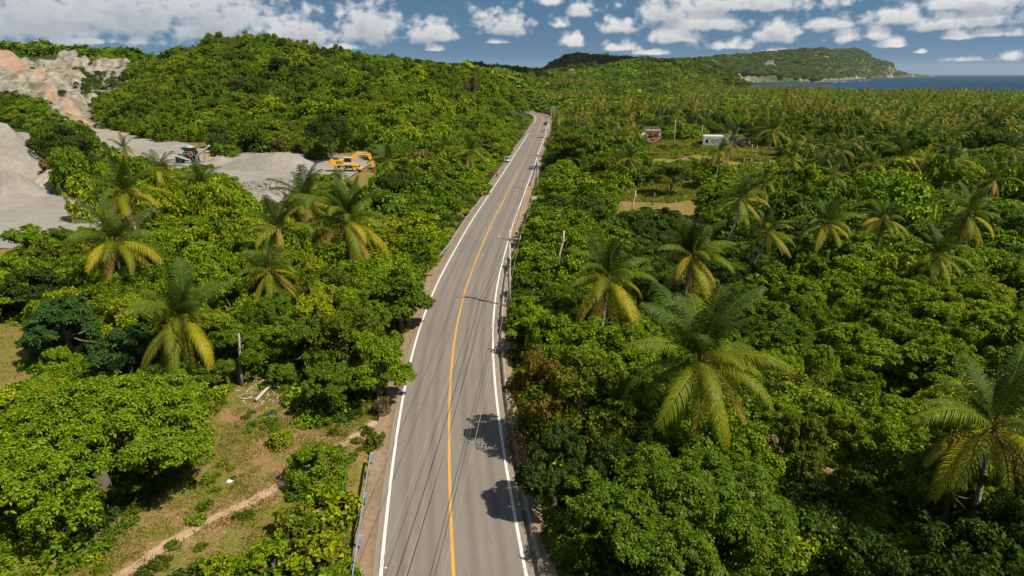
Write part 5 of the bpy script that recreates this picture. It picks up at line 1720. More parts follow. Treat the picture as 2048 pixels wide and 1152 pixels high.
_vl2 = [proj((*(CEN[k] - NOR[k] * 8.5), 0))[:2] for k in range(0, len(CEN), 2) if 24 < CEN[k][1] < 240]
_vr = [proj((*(CEN[k] + NOR[k] * 5.3), 0))[:2] for k in range(0, len(CEN), 2) if 24 < CEN[k][1] < 240]
_vr2 = [proj((*(CEN[k] + NOR[k] * 8.0), 0))[:2] for k in range(0, len(CEN), 2) if 24 < CEN[k][1] < 240]
grass('meadow_grass', 'short patchy grass and weeds on the clearing and roadside verges', [(CLEARING, 0.62), (LEFTBARE, 0.06), (_vl + _vl2[::-1], 0.17), (_vr + _vr2[::-1], 0.15)], 52000, 0.07, 0.24, (0.20, 0.20, 0.022), 91, 0.032)
grass('pasture_grass', 'pale green pasture grass on the field and shady clearing right of the road', [(SHADYFIELD, 0.25), (FIELD, 0.75)], 60000, 0.15, 0.5, (0.17, 0.20, 0.016), 92, 0.13)

def undergrowth():
    X, Y = jitter_grid(-62, 66, 20, 104, 1.15, 95)
    X2, Y2 = jitter_grid(-30, 40, 104, 300, 1.5, 97)
    k2 = np.abs(road_dist(X2, Y2)) < 13; X = np.concatenate([X, X2[k2]]); Y = np.concatenate([Y, Y2[k2]])
    d = np.abs(road_dist(X, Y)); q = np.random.default_rng(96)
    px, py, zc = proj(np.stack([X, Y, np.full_like(X, .3)], -1))
    k = visible(X, Y, 60) & (d > np.where(Y < 50, 5.1, 4.8))
    for pl in (CLEARING, LEFTBARE, SHADYFIELD, HAUL):
        k &= ~in_poly(px, py, pl)
    k &= q.random(len(X)) < 0.93
    X, Y = X[k], Y[k]
    Xf, Yf = jitter_grid(30, 150, 170, 290, 3.4, 98)          # scrub dotted over the field
    fx, fy, _ = proj(np.stack([Xf, Yf, np.zeros_like(Xf)], -1))
    kf = in_poly(fx, fy, [(1280, 275), (1400, 270), (1420, 330), (1280, 335)]) & (vnoise(Xf, Yf, 9, 6) > .5)
    kf |= in_poly(fx, fy, [(1400, 296), (1590, 296), (1590, 332), (1400, 332)]) & (q.random(len(Xf)) < .10)
    Xc, Yc = jitter_grid(-40, -4, 24, 62, .8, 99)              # weeds on the clearing
    cx, cy, _ = proj(np.stack([Xc, Yc, np.zeros_like(Xc)], -1))
    kc = in_poly(cx, cy, CLEARING) & (vnoise(Xc, Yc, 2.6, 12) + q.normal(0, .12, len(Xc)) > .70) & (np.min([((Xc - a) ** 2 + (Yc - b_) ** 2) for a, b_ in pp[::3]], axis=0) > .5) & (np.abs(road_dist(Xc, Yc)) > 5.3)
    nc = int(kc.sum())
    X = np.concatenate([X, Xf[kf], Xc[kc]]); Y = np.concatenate([Y, Yf[kf], Yc[kc]]); d = np.abs(road_dist(X, Y))
    n_ = len(X); Z = land(X, Y)[0]
    s_ = q.uniform(.6, 1.5, n_) * np.clip((d - 4.4) / 1.6, .35, 1)
    s_[n_ - nc:] *= .42
    hue = np.clip(vnoise(X, Y, 7, 4) + q.normal(0, .15, n_), 0, .999)
    tint = np.ones((n_, 4)); tint[:, :3] = WT[np.minimum((hue * 5).astype(int), 4)] * q.uniform(.7, 1.2, (n_, 1))
    planted_stuff('undergrowth', 'low leafy undergrowth covering the ground between the shrubs and along the verges', 'undergrowth', np.column_stack([X, Y, Z - .03]),
                  np.column_stack([np.zeros(n_), np.zeros(n_), q.uniform(0, 6.28, n_)]), np.column_stack([s_, s_, s_ * q.uniform(.5, 1.2, n_)]), tint, q.integers(0, 4, n_), UNDER)
    print('undergrowth', n_)
undergrowth()
TICK('grass')


# ------------------------------------------------------------------ guardrails
def rail(px, label, z=0.78, post=4.0, face=1, extra=None):
    P = catmull([G(x, y, z)[:2] for x, y in px], 1.0)
    L_ = np.concatenate([[0], np.cumsum(np.linalg.norm(np.diff(P, axis=0), axis=1))])
    T_ = np.gradient(P, axis=0); T_ /= np.linalg.norm(T_, axis=1)[:, None]
    N_ = np.stack([T_[:, 1], -T_[:, 0]], 1) * face
    o0 = P[len(P) // 2]
    t = thing('guardrail', label, 'guardrail', (o0[0], o0[1], -0.05), group='steel guardrails along the road')
    prof = [(0.0, -0.16), (0.045, -0.13), (0.05, -0.09), (0.0, -0.03), (0.0, 0.03), (0.05, 0.09), (0.045, 0.13), (0.0, 0.16)]
    back = [(a - 0.012, b) for a, b in prof[::-1]]
    pr = prof + back; m = len(pr)
    V = np.stack([np.column_stack([P - o0 + N_ * a, np.full(len(P), z - 0.11 + b)]) for a, b in pr], 1).reshape(-1, 3)
    i = np.arange(len(P) - 1)[:, None]; j = np.arange(m)[None, :]; j2 = (j + 1) % m
    F = np.stack([i * m + j, i * m + j2, (i + 1) * m + j2, (i + 1) * m + j], 2).reshape(-1, 4)
    obj('rail', mesh_np('rail', V, F, M['rail_steel']), t)
    pm = MB().box((0, 0, 0.28), (0.09, 0.14, 0.96)).box((0, 0.0, 0.63), (0.10, 0.2, 0.30)).mesh('post', M['rail_steel'])
    for s_ in np.arange(0.4, L_[-1], post):
        k = int(np.argmin(np.abs(L_ - s_)))
        p = P[k] - o0 - N_[k] * 0.10
        obj('post', pm, t, (p[0], p[1], 0), math.atan2(T_[k][1], T_[k][0]))
    return t
rail([(741, 905), (728, 985), (716, 1070), (706, 1140), (698, 1210)], 'steel guardrail nearest the camera on the left verge beside the earth path')
rail([(961, 398), (928, 440), (902, 480), (876, 513)], 'steel guardrail on the left verge above the overhanging tree')
rail([(1008, 324), (992, 346), (976, 369)], 'steel guardrail on the left verge just below the silver car')
rail([(1052, 265), (1040, 280), (1026, 298)], 'steel guardrail on the left verge just above the silver car')
rail([(1070, 244), (1065, 253), (1059, 262)], 'farthest steel guardrail on the left verge before the bend')
rail([(1085, 298), (1076, 322), (1069, 345), (1062, 366)], 'steel guardrail on the right verge behind the second utility pole', face=-1)
rail([(1070, 224.2), (1079, 226), (1088, 229), (1096, 232.8), (1102, 237.5)], 'steel guardrail curving round the outside of the far bend', face=-1)

# ------------------------------------------------------------------ utility poles and cables
WIRE = {}
def upole(key, X, Y, H, label, arm=2.4, rz=0.0, big=True):
    z = lz(X, Y) - 0.05
    t = thing('utility_pole', label, 'utility pole', (X, Y, z), rz, 'utility poles along the road')
    MB().tube([(0, 0, -0.6), (0, 0, H * 0.5), (0, 0, H)], [0.18, 0.155, 0.12], 10).build('shaft', M['pole'], t, True)
    zt = H - 0.55
    MB().box((0, -0.15, zt), (arm, 0.10, 0.13)).build('crossarm', M['arm'], t)
    for s_ in (-1, 1):
        MB().bar((s_ * 0.5, -0.15, zt - 0.06), (0.0, -0.13, zt - 0.55), 0.035).build('brace', M['galv'], t)
    pts = [(-arm / 2 + 0.08, -0.15, zt + 0.2), (0, 0, H + 0.18), (arm / 2 - 0.08, -0.15, zt + 0.2)]
    im = MB().tube([(0, 0, -0.16), (0, 0, -0.05), (0, 0, -0.04), (0, 0, 0.02), (0, 0, 0.03), (0, 0, 0.1)], [0.02, 0.02, 0.075, 0.06, 0.05, 0.03], 8).mesh('insulator', M['ceramic'], True)
    for p in pts:
        obj('insulator', im, t, p)
    if big:
        MB().box((0, -0.16, H * 0.66), (0.16, 0.16, 0.5)).box((0, -0.2, H * 0.60), (0.3, 0.06, 0.06)).build('cable_clamp', M['black_steel'], t)
        MB().tube([(0.09, -0.08, 0.2), (0.09, -0.09, H * 0.6)], 0.03, 6).build('conduit', M['galv'], t)
    Mz = Matrix.Rotation(rz, 3, 'Z')
    W = [Mz @ Vector(p) + Vector((X, Y, z + 0.1)) for p in pts]
    W += [Mz @ Vector((0, -0.2, H * 0.68)) + Vector((X, Y, z)), Mz @ Vector((0, -0.2, H * 0.60)) + Vector((X, Y, z))]
    WIRE[key] = W
    return t
p = G(1019, 613); upole(1, p[0], p[1], 8.7, 'nearest wooden utility pole with crossarm standing in the right roadside bushes', 2.45, R(-4))
p = G(1074.5, 380); upole(2, p[0], p[1], 8.7, 'second wooden utility pole, in front of the right guardrail', 2.4, R(-8))
for key, x, y, Y, lab in ((3, 1090.5, 258, 210, 'third utility pole, its crossarm over the far part of the road'),
                          (4, 1097.5, 242, 248, 'fourth utility pole, beside the blue and white stall'),
                          (5, 1102.7, 222.5, 317, 'fifth utility pole, beyond the dark parked car'),
                          (6, 1108, 215.5, 353, 'pale sixth utility pole at the outside of the bend'),
                          (7, 1050.5, 204, 433, 'farthest utility pole, alone in the trees left of the bend')):
    p = AT(x, y, Y); upole(key, p[0], p[1], p[2] + 0.55 - lz(p[0], p[1]), lab, 2.4, R(-8), False)
upole(0, -6.6, -24, 8.7, 'utility pole behind the viewpoint carrying the near cables', 2.45, R(4))

def cable(a, b, label, sag=0.7, r=0.013, mat='cable'):
    a, b = Vector(a), Vector(b)
    pts = []
    for i in range(19):
        t_ = i / 18
        q_ = a.lerp(b, t_); q_.z -= sag * 4 * t_ * (1 - t_)
        pts.append(q_ - a)
    o = MB().tube(pts, r, 5).build('power_cable', M[mat], None, True, tuple(a))
    tag(o, label, 'cable', 'overhead cables along the road')
NAMES = ['left crossarm end', 'pole top', 'right crossarm end', 'upper pole clamp', 'lower pole clamp']
ORD = ['pole behind the viewpoint', 'nearest utility pole', 'second utility pole', 'third utility pole', 'fourth utility pole', 'fifth utility pole', 'sixth utility pole', 'farthest utility pole']
for k in range(0, 7):
    for j in range(5 if k < 2 else 3):
        sag = (1.0, 1.0, .8, .6, .9, .5, .9)[k] + 0.12 * j
        cable(WIRE[k][j], WIRE[k + 1][j], ('overhead cable from the %s, %s, towards the camera' % (ORD[1], NAMES[j])) if k == 0 else 'overhead cable from the %s to the %s, at the %s' % (ORD[k], ORD[k + 1].replace(' utility pole', ''), NAMES[j]),
              sag, (0.014 if j < 3 else (0.022 if k < 2 else 0.016)), 'cable' if j < 3 else 'cable_dark')

# single poles in the field
for (x, y, h, lab) in ((1347, 296, 9.6, 'thin tall pole with a short crossarm right of the orange tree'), (1402, 287, 6.6, 'bare pale pole left of the roofless shell')):
    p = G(x, y); H = h
    t = thing('field_pole', lab, 'pole', (p[0], p[1], lz(p[0], p[1])))
    MB().tube([(0, 0, -0.4), (0.05, 0, H * .5), (0.12, 0, H)], [0.14, 0.12, 0.09], 8).build('shaft', M['pole' if h > 8 else 'dead_wood'], t, True)
    if h > 8:
        MB().box((0.12, -0.1, H - 0.5), (1.3, 0.1, 0.12)).build('crossarm', M['arm'], t)

# ------------------------------------------------------------------ road sign
p = G(1068.5, 399)
t = thing('sign_board', 'small white sign board on two posts at the right road verge', 'sign', (p[0], p[1], lz(p[0], p[1])), R(-4))
MB().box((0, 0, 0.75), (1.0, 0.03, 0.75)).build('panel', M['sign_white'], t)
for s_ in (-.38, .38):
    MB().box((s_, 0.035, 0.5), (0.05, 0.04, 1.15)).build('post', M['galv'], t)
tx = MB()
for row, (z, ws) in enumerate(((0.93, (.16, .12, .2, .14)), (0.72, (.3, .3)), (0.55, (.22, .1, .24)))):
    x = -0.4
    for w in ws:
        tx.box((x + w / 2, -0.0185, z), (w, 0.006, 0.09 if row == 0 else 0.05)); x += w + 0.05
tx.build('lettering', M['sign_text'], t)

# ------------------------------------------------------------------ vehicles
def wheel(parent, x, y, r, w, rim='lamp_clear'):
    ty = MB()
    prof = [(r * 0.58, -w / 2), (r * 0.93, -w / 2), (r, -w * 0.32), (r, w * 0.32), (r * 0.93, w / 2), (r * 0.58, w / 2)]
    n_ = 20; V, F = [], []
    for k in range(n_):
        a = 2 * math.pi * k / n_
        for (rr, yy) in prof:
            V.append((math.cos(a) * rr, yy, math.sin(a) * rr))
    m = len(prof)
    for k in range(n_):
        for j in range(m):
            F.append((k * m + j, k * m + (j + 1) % m, ((k + 1) % n_) * m + (j + 1) % m, ((k + 1) % n_) * m + j))
    ty.add(V, F)
    o = ty.build('wheel', M['rubber'], parent, True, (x, y, r))
    rm = MB().tube([(0, -w * 0.38, 0), (0, w * 0.38, 0)], r * 0.58, 14)
    for k in range(5):
        a = k * 1.2566
        for sy in (-1, 1):
            rm.box((math.cos(a) * r * .3, sy * w * .4, math.sin(a) * r * .3), (r * .16, w * .06, r * .16))
    rm.build('rim', M[rim], o)
    return o

def car(label, loc, rz, paint, name='parked_car'):
    t = thing(name, label, 'car', loc, rz)
    L2, W2 = 2.15, 0.84
    mb = MB()
    # sections along x: (x, half width, floor, waist)
    sec = [(-2.15, .70, .42, .80), (-2.05, .80, .30, .93), (-1.3, .85, .24, .96), (0.0, .86, .22, .93), (1.0, .85, .24, .88), (1.8, .80, .28, .74), (2.12, .68, .38, .60)]
    V, F = [], []
    for (x, w, z0, z1) in sec:
        V += [(x, -w * .92, z0), (x, -w, (z0 + z1) * .5), (x, -w * .94, z1), (x, w * .94, z1), (x, w, (z0 + z1) * .5), (x, w * .92, z0)]
    for i in range(len(sec) - 1):
        for j in range(6):
            F.append((i * 6 + j, i * 6 + (j + 1) % 6, (i + 1) * 6 + (j + 1) % 6, (i + 1) * 6 + j))
    F.append(tuple(range(6))); F.append(tuple((len(sec) - 1) * 6 + j for j in range(5, -1, -1)))
    mb.add(V, F); mb.build('body', M[paint], t, True)
    ca = MB()
    prof = [(-1.75, .93), (-1.15, 1.38), (-.2, 1.45), (.45, 1.38), (1.15, .88)]
    V, F = [], []
    for (x, z) in prof:
        w = .80 if z < 1 else .62
        V += [(x, -w, z), (x, w, z)]
    for i in range(4):
        F.append((2 * i, 2 * i + 1, 2 * i + 3, 2 * i + 2))
    F.append((0, 2, 4, 6, 8)); F.append((9, 7, 5, 3, 1)); F.append((0, 8, 9, 1))
    ca.add(V, F); ca.build('cabin', M[paint], t)
    # glass a little proud of the cabin
    def quad(nm, pts, off):
        n_ = (Vector(pts[1]) - Vector(pts[0])).cross(Vector(pts[2]) - Vector(pts[0])).normalized()
        if n_.dot(Vector(off)) < 0: n_ = -n_
        a = [Vector(p_) + n_ * 0.012 for p_ in pts]; b = [Vector(p_) - n_ * 0.01 for p_ in pts]
        MB().add(a + b, [(0, 1, 2, 3), (7, 6, 5, 4), (0, 4, 5, 1), (1, 5, 6, 2), (2, 6, 7, 3), (3, 7, 4, 0)]).build(nm, M['glass'], t)
    quad('windscreen', [(.52, -.55, 1.33), (.52, .55, 1.33), (1.08, .70, .92), (1.08, -.70, .92)], (1, 0, 1))
    quad('rear_window', [(-1.22, -.55, 1.33), (-1.22, .55, 1.33), (-1.68, .70, .98), (-1.68, -.70, .98)], (-1, 0, 1))
    for s_ in (-1, 1):
        quad('side_window', [(-1.05, s_ * .645, 1.33), (-.3, s_ * .63, 1.39), (-.3, s_ * .775, .99), (-1.35, s_ * .775, .99)], (0, s_, 0))
        quad('side_window', [(-.22, s_ * .63, 1.39), (.4, s_ * .65, 1.32), (.9, s_ * .785, .95), (-.22, s_ * .775, .98)], (0, s_, 0))
        MB().box((2.02, s_ * .52, .60), (.16, .30, .13)).build('headlight', M['lamp_clear'], t)
        MB().box((-2.09, s_ * .58, .80), (.12, .22, .14)).build('tail_light', M['lamp_red'], t)
        for x in (-1.32, 1.28):
            wheel(t, x, s_ * .76, .31, .2)
    return t
def on_road(x, y, dz=0.0):
    p = G(x, y, 0)
    k = int(((CEN - p[:2]) ** 2).sum(1).argmin())
    return (p[0], p[1], -0.04 + dz), math.atan2(TAN[k][1], TAN[k][0])
loc, a = on_road(1014.5, 323)
car('silver car parked on the left verge beside the straight road', loc, a + math.pi, 'silver')
loc, a = on_road(1091.5, 249.5)
car('dark maroon car at the right road edge just before the far bend', (loc[0], loc[1], 0.0), a, 'maroon')

# roadside stall
p = G(1099, 276)
t = thing('roadside_stall', 'small blue and white roadside stall beside the fourth utility pole', 'stall', (p[0] + 0.6, p[1], lz(p[0], p[1])))
MB().box((0, 0, 0.55), (1.9, 1.0, 1.1)).build('counter', M['white_paint'], t)
for sx in (-.9, .9):
    for sy in (-.45, .45):
        MB().box((sx, sy, 1.05), (.08, .08, 2.1)).build('post', M['dead_wood'], t)
MB().box((0, -0.1, 2.15), (2.3, 1.6, 0.08), ry=0.05).build('roof', M['blue_paint'], t)
MB().box((-0.35, -0.52, 0.75), (0.9, 0.03, 0.55)).build('panel', M['blue_paint'], t)

# ------------------------------------------------------------------ wheeled excavator
def excavator():
    p = G(700, 342, 0.35)
    t = thing('wheeled_excavator', 'yellow wheeled excavator with folded boom at the edge of the quarry', 'excavator', (p[0], p[1], lz(p[0], p[1]) + 0.5), R(4))
    Yl = 'yellow_machine'
    MB().box((-0.2, 0, 0.98), (5.6, 1.5, 0.45)).box((-0.2, 0, 0.75), (3.0, 0.9, 0.3)).build('chassis', M['black_steel'], t)
    for x in (-1.7, 1.45):
        for s_ in (-1, 1):
            wheel(t, x, s_ * 1.05, 0.72, 0.5, Yl)
    MB().prism([(1.5, 1.25), (2.9, 0.75), (3.1, 0.35), (2.9, 0.3), (1.9, 0.9), (0.9, 1.2)], -1.2, 1.2).build('dozer_blade', M[Yl], t)
    MB().prism([(0.55, 1.25), (2.25, 1.25), (2.4, 1.5), (1.9, 1.85), (0.6, 1.85)], -1.28, -0.5).build('front_fender', M[Yl], t)
    MB().tube([(-0.2, 0, 1.2), (-0.2, 0, 1.45)], 0.7, 18).build('slew_ring', M['black_steel'], t)
    MB().box((-0.6, 0, 1.56), (4.2, 2.4, 0.22)).build('deck', M['cream'], t)
    b = MB().prism([(-4.7, 1.5), (-4.85, 1.9), (-4.8, 2.7), (-4.5, 2.85), (-1.4, 2.75), (-1.3, 1.68), (-3.2, 1.68), (-3.3, 1.45)], -1.25, 1.25).build('engine_house', M[Yl], t)
    MB().box((-3.3, 0.1, 2.9), (1.5, 1.8, 0.14)).build('hood_top', M['black_steel'], b)
    for x in (-2.9, -2.4, -1.9):
        MB().box((x, -1.262, 2.2), (0.32, 0.03, 0.6)).build('vent', M['black_steel'], b)
    MB().tube([(-2.2, 0.6, 2.7), (-2.2, 0.6, 3.5)], 0.08, 8).build('exhaust_pipe', M['rust'], b)
    MB().box((-4.72, 0, 2.1), (0.42, 2.5, 1.0)).build('counterweight', M[Yl], t)
    c = MB()
    for (x, y) in ((-1.2, -1.2), (0.7, -1.2), (-1.2, -0.15), (0.7, -0.15)):
        c.bar((x, y, 1.7), (x * 0.92, y, 3.3), 0.09)
    c.box((-0.25, -0.68, 3.34), (1.95, 1.15, 0.08)).box((-0.25, -1.19, 1.95), (1.9, 0.05, 0.55)).box((-0.25, -0.68, 1.72), (1.9, 1.1, 0.1))
    cab = c.build('cab', M['cream'], t)
    MB().box((-0.25, -1.19, 2.75), (1.75, 0.03, 1.0)).build('side_window', M['glass'], cab)
    MB().box((0.72, -0.68, 2.7), (0.03, 0.95, 1.1)).build('windscreen', M['glass'], cab)
    MB().box((-1.2, -0.68, 2.75), (0.03, 0.95, 0.9)).build('rear_window', M['glass'], cab)
    MB().tube([(-2.0, 1.1, 2.8), (-2.0, 1.1, 3.6), (-0.6, 1.1, 3.6), (-0.6, 1.1, 2.8)], 0.045, 6).build('handrail', M['cream'], t)
    MB().prism([(-0.6, 1.7), (0.3, 1.9), (1.4, 3.3), (2.2, 3.85), (4.9, 3.75), (4.95, 4.15), (2.0, 4.42), (1.2, 4.1), (0.2, 3.35), (-0.5, 2.3)], 0.1, 0.55).build('boom', M[Yl], t)
    MB().prism([(4.5, 4.35), (5.2, 4.35), (5.5, 3.8), (6.25, 1.0), (6.1, 0.7), (5.65, 0.75), (4.9, 3.2), (4.55, 3.6)], 0.12, 0.53).build('stick', M[Yl], t)
    MB().tube([(1.9, 0.33, 4.55), (4.7, 0.33, 4.5)], 0.09, 8).build('stick_cylinder', M['galv'], t)
    for y in (0.02, 0.63):
        MB().tube([(0.6, y, 1.9), (2.1, y, 3.7)], 0.09, 8).build('boom_cylinder', M['galv'], t)
    MB().prism([(5.6, 0.85), (6.35, 0.95), (6.5, 0.3), (6.1, -0.25), (5.3, -0.2), (5.15, 0.15), (5.7, 0.1), (5.95, 0.4)], -0.25, 0.9).build('bucket', M['rust'], t)
excavator()

# ------------------------------------------------------------------ crushing plant
def crusher():
    p = G(384, 325, 0.4)
    t = thing('crushing_plant', 'dark green crushing plant with raised conveyors standing on the gravel floor', 'crusher', (p[0], p[1], lz(p[0], p[1]) + 0.4), R(6))
    g, d = M['green_steel'], M['dusty_steel']
    fr = MB()
    for x in (-1.6, 1.7):
        for y in (-1.1, 1.1):
            fr.bar((x, y, 0), (x * .8, y, 3.2), 0.28)
    for y in (-1.1, 1.1):
        fr.bar((-1.6, y, .4), (1.4, y, 2.8), .16); fr.bar((1.7, y, .4), (-1.3, y, 2.8), .16); fr.bar((-1.9, y, 2.2), (1.9, y, 2.2), .24)
    fr.box((0, 0, 0.35), (4.2, 2.2, .3))
    fr.build('frame', g, t)
    MB().box((0.2, 0, 2.3), (2.0, 1.8, 1.9), taper=1.12).box((0.2, 0, 1.1), (1.3, 1.4, .8)).build('jaw_crusher', M['black_steel'], t)
    for s_ in (-1, 1):
        MB().tube([(0.3, s_ * 1.15, 2.4), (0.3, s_ * 1.35, 2.4)], .75, 18).build('flywheel', M['rust'], t)
    hp = MB()
    for (a, b) in (((-2.6, -1.4), (-1.0, -.7)), ):
        pass
    V = [(-2.2, -1.5, 4.3), (1.7, -1.5, 4.3), (1.7, 1.5, 4.3), (-2.2, 1.5, 4.3), (-1.1, -.7, 3.1), (1.1, -.7, 3.1), (1.1, .7, 3.1), (-1.1, .7, 3.1)]
    hp.add(V, [(0, 1, 5, 4), (1, 2, 6, 5), (2, 3, 7, 6), (3, 0, 4, 7)])
    V = [(a * 0.96, b * .95, c - .02) for a, b, c in V]
    hp.add(V, [(0, 1, 5, 4), (1, 2, 6, 5), (2, 3, 7, 6), (3, 0, 4, 7)])
    hp.build('hopper', g, t)
    MB().sphere((0.1, 0, 4.0), 1.15, 10, 6, .55).build('stone_load', d, t, True)
    MB().box((1.5, -.3, 4.2), (1.9, 1.6, .2)).build('screen_deck', M['rust'], t)
    def conveyor(a, b, w):
        a, b = Vector(a), Vector(b)
        c = MB().bar(a, b, w, .12).build('conveyor', M['black_steel'], t)
        n_ = MB()
        sd = Vector((-(b - a).y, (b - a).x, 0)).normalized() * (w / 2 + .05)
        for s_ in (-1, 1):
            n_.bar(a + sd * s_, b + sd * s_, .09, .38)
        n_.build('side_frame', d, c)
        r_ = MB()
        for e in (a, b):
            r_.tube([e - sd, e + sd], .2, 10)
        r_.build('end_roller', M['galv'], c)
        l_ = MB()
        m = a.lerp(b, .62)
        for s_ in (-1, 1):
            l_.bar(m + sd * s_, Vector((m.x - .3, m.y, 0)) + sd * s_, .1)
        l_.build('strut', g, c)
    conveyor((1.2, .2, 1.6), (5.2, -.3, 4.6), .8)
    conveyor((-.4, -.3, 1.4), (-6.4, .6, 3.3), .75)
    conveyor((-.2, -.9, .9), (-3.6, -2.4, 2.4), .6)
    conveyor((-.9, .4, 3.5), (-3.6, .9, 1.2), .9)
    MB().bar((-2.0, -1.5, 2.7), (.9, -1.5, 2.7), .06).bar((-2.0, -1.5, 3.2), (.9, -1.5, 3.2), .05).bar((-2.0, -1.5, 2.1), (-2.0, -1.5, 3.2), .05).bar((.9, -1.5, 2.1), (.9, -1.5, 3.2), .05).build('walkway_rail', d, t)
    MB().bar((-2.6, -1.4, 0), (-1.6, -1.4, 2.3), .35, .06).build('ladder', d, t)
    MB().box((-3.4, 1.3, .8), (2.2, 1.3, 1.5)).build('generator', g, t)
    for x in (-1.1, -.2):
        wheel(t, x, -1.2, .5, .3, 'dusty_steel')
crusher()

# ------------------------------------------------------------------ two people on the gravel
def person(x, y, label, shirt, face, seed):
    p = AT(x, y, 199.5)
    k = p
    z = lz(k[0], k[1]) + 0.3
    t = thing('person', label, 'person', (k[0], k[1], z), face, 'people on the gravel')
    def skin(nm, verts, edges, rad, mat, par):
        me = bpy.data.meshes.new(nm); me.from_pydata(verts, edges, []); me.materials.append(M[mat])
        o = obj(nm, me, par)
        o.modifiers.new('skin', 'SKIN'); sm = o.modifiers.new('smooth', 'SUBSURF'); sm.levels = sm.render_levels = 1
        for i, r in enumerate(rad):
            me.skin_vertices[0].data[i].radius = (r, r * 0.8 if i < 4 else r)
        me.skin_vertices[0].data[0].use_root = True
        return o
    V = [(0, 0, .95), (0, 0, 1.2), (0, 0, 1.42), (0, 0, 1.52), (0, .02, 1.60), (0, .03, 1.72),
         (-.19, 0, 1.42), (-.27, .02, 1.14), (-.25, .12, .90), (-.24, .16, .80), (.19, 0, 1.42), (.27, .02, 1.14), (.25, .12, .90), (.24, .16, .80),
         (-.10, 0, .90), (-.12, .02, .50), (-.13, -.02, .09), (-.13, .13, .04), (.10, 0, .90), (.14, .04, .50), (.16, 0, .09), (.16, .15, .04)]
    Ed = [(0, 1), (1, 2), (2, 3), (3, 4), (4, 5), (2, 6), (6, 7), (7, 8), (8, 9), (2, 10), (10, 11), (11, 12), (12, 13), (0, 14), (14, 15), (15, 16), (16, 17), (0, 18), (18, 19), (19, 20), (20, 21)]
    skin('body', V, Ed, [.15, .14, .15, .055, .085, .09, .06, .045, .035, .04, .06, .045, .035, .04, .085, .06, .04, .035, .085, .06, .04, .035], 'skin', t)
    S = [(0, 0, .93), (0, 0, 1.2), (0, 0, 1.43), (-.19, 0, 1.42), (-.27, .02, 1.16), (.19, 0, 1.42), (.27, .02, 1.16)]
    skin('shirt', S, [(0, 1), (1, 2), (2, 3), (3, 4), (2, 5), (5, 6)], [.175, .165, .165, .085, .07, .085, .07], shirt, t)
    Tv = [(0, 0, .97), (-.10, 0, .88), (-.12, .02, .50), (-.13, -.02, .12), (.10, 0, .88), (.14, .04, .50), (.16, 0, .12)]
    skin('trousers', Tv, [(0, 1), (1, 2), (2, 3), (0, 4), (4, 5), (5, 6)], [.165, .105, .08, .07, .105, .08, .07], 'trousers', t)
    MB().sphere((0, .015, 1.72), .115, 10, 7, .95).build('hair', M['hair'], t, True)
person(562, 312, 'person in a pale shirt standing on the gravel windrow, left of the two', 'shirt', R(160), 1)
person(570, 312, 'person in a white shirt standing on the gravel windrow, right of the two', 'shirt', R(215), 2)

# ------------------------------------------------------------------ houses
def wall_run(mb, a, b, h, th, openings, z0=0.0):
    """upright wall from a to b with openings (start, width, sill, head)"""
    a, b = Vector(a), Vector(b); L_ = (b - a).length; d = (b - a) / L_
    rz = math.atan2(d.y, d.x)
    def seg(s0, s1, za, zb):
        if s1 - s0 < .01 or zb - za < .01: return
        c = a + d * ((s0 + s1) / 2)
        mb.box((c.x, c.y, z0 + (za + zb) / 2), (s1 - s0, th, zb - za), rz)
    cur = 0
    for (s0, w, sill, head) in sorted(openings):
        seg(cur, s0, 0, h); seg(s0, s0 + w, 0, sill); seg(s0, s0 + w, head, h); cur = s0 + w
    seg(cur, L_, 0, h)

p = G(1450, 293); t = thing('concrete_shell', 'roofless grey concrete house shell with empty window openings behind the field', 'house', (p[0], p[1] + 4, lz(p[0], p[1] + 4)), R(-14))
for nm, a, b, op, h in (('front_wall', (-6.5, -3.5, 0), (0.8, -3.5, 0), [(.8, .9, 1.0, 2.3), (2.9, .9, 1.0, 2.3), (4.6, .9, 1.0, 2.3)], 3.3),
                        ('front_wall', (3.6, -3.5, 0), (7.0, -3.5, 0), [(1.2, 1.1, 0.0, 2.3)], 3.6),
                        ('back_wall', (7.0, 3.5, 0), (-6.5, 3.5, 0), [(2, 1.1, 1, 2.2), (6, 1.1, 1, 2.2), (10, 1.1, 1, 2.2)], 3.4),
                        ('side_wall', (-6.5, 3.4, 0), (-6.5, -3.4, 0), [(2.2, 1.0, 1.0, 2.2)], 3.4), ('side_wall', (7.0, -3.4, 0), (7.0, 3.4, 0), [(2.4, 1.0, 0, 2.2)], 3.4),
                        ('inner_wall', (0.8, -3.3, 0), (0.8, 3.3, 0), [(2.4, .9, 0, 2.2)], 3.1)):
    mb = MB(); wall_run(mb, a, b, h, .2, op, -0.2); mb.build(nm, M['concrete'], t)
MB().box((-3.0, 0, 3.15), (6.4, 6.6, .12)).build('slab', M['concrete'], t)

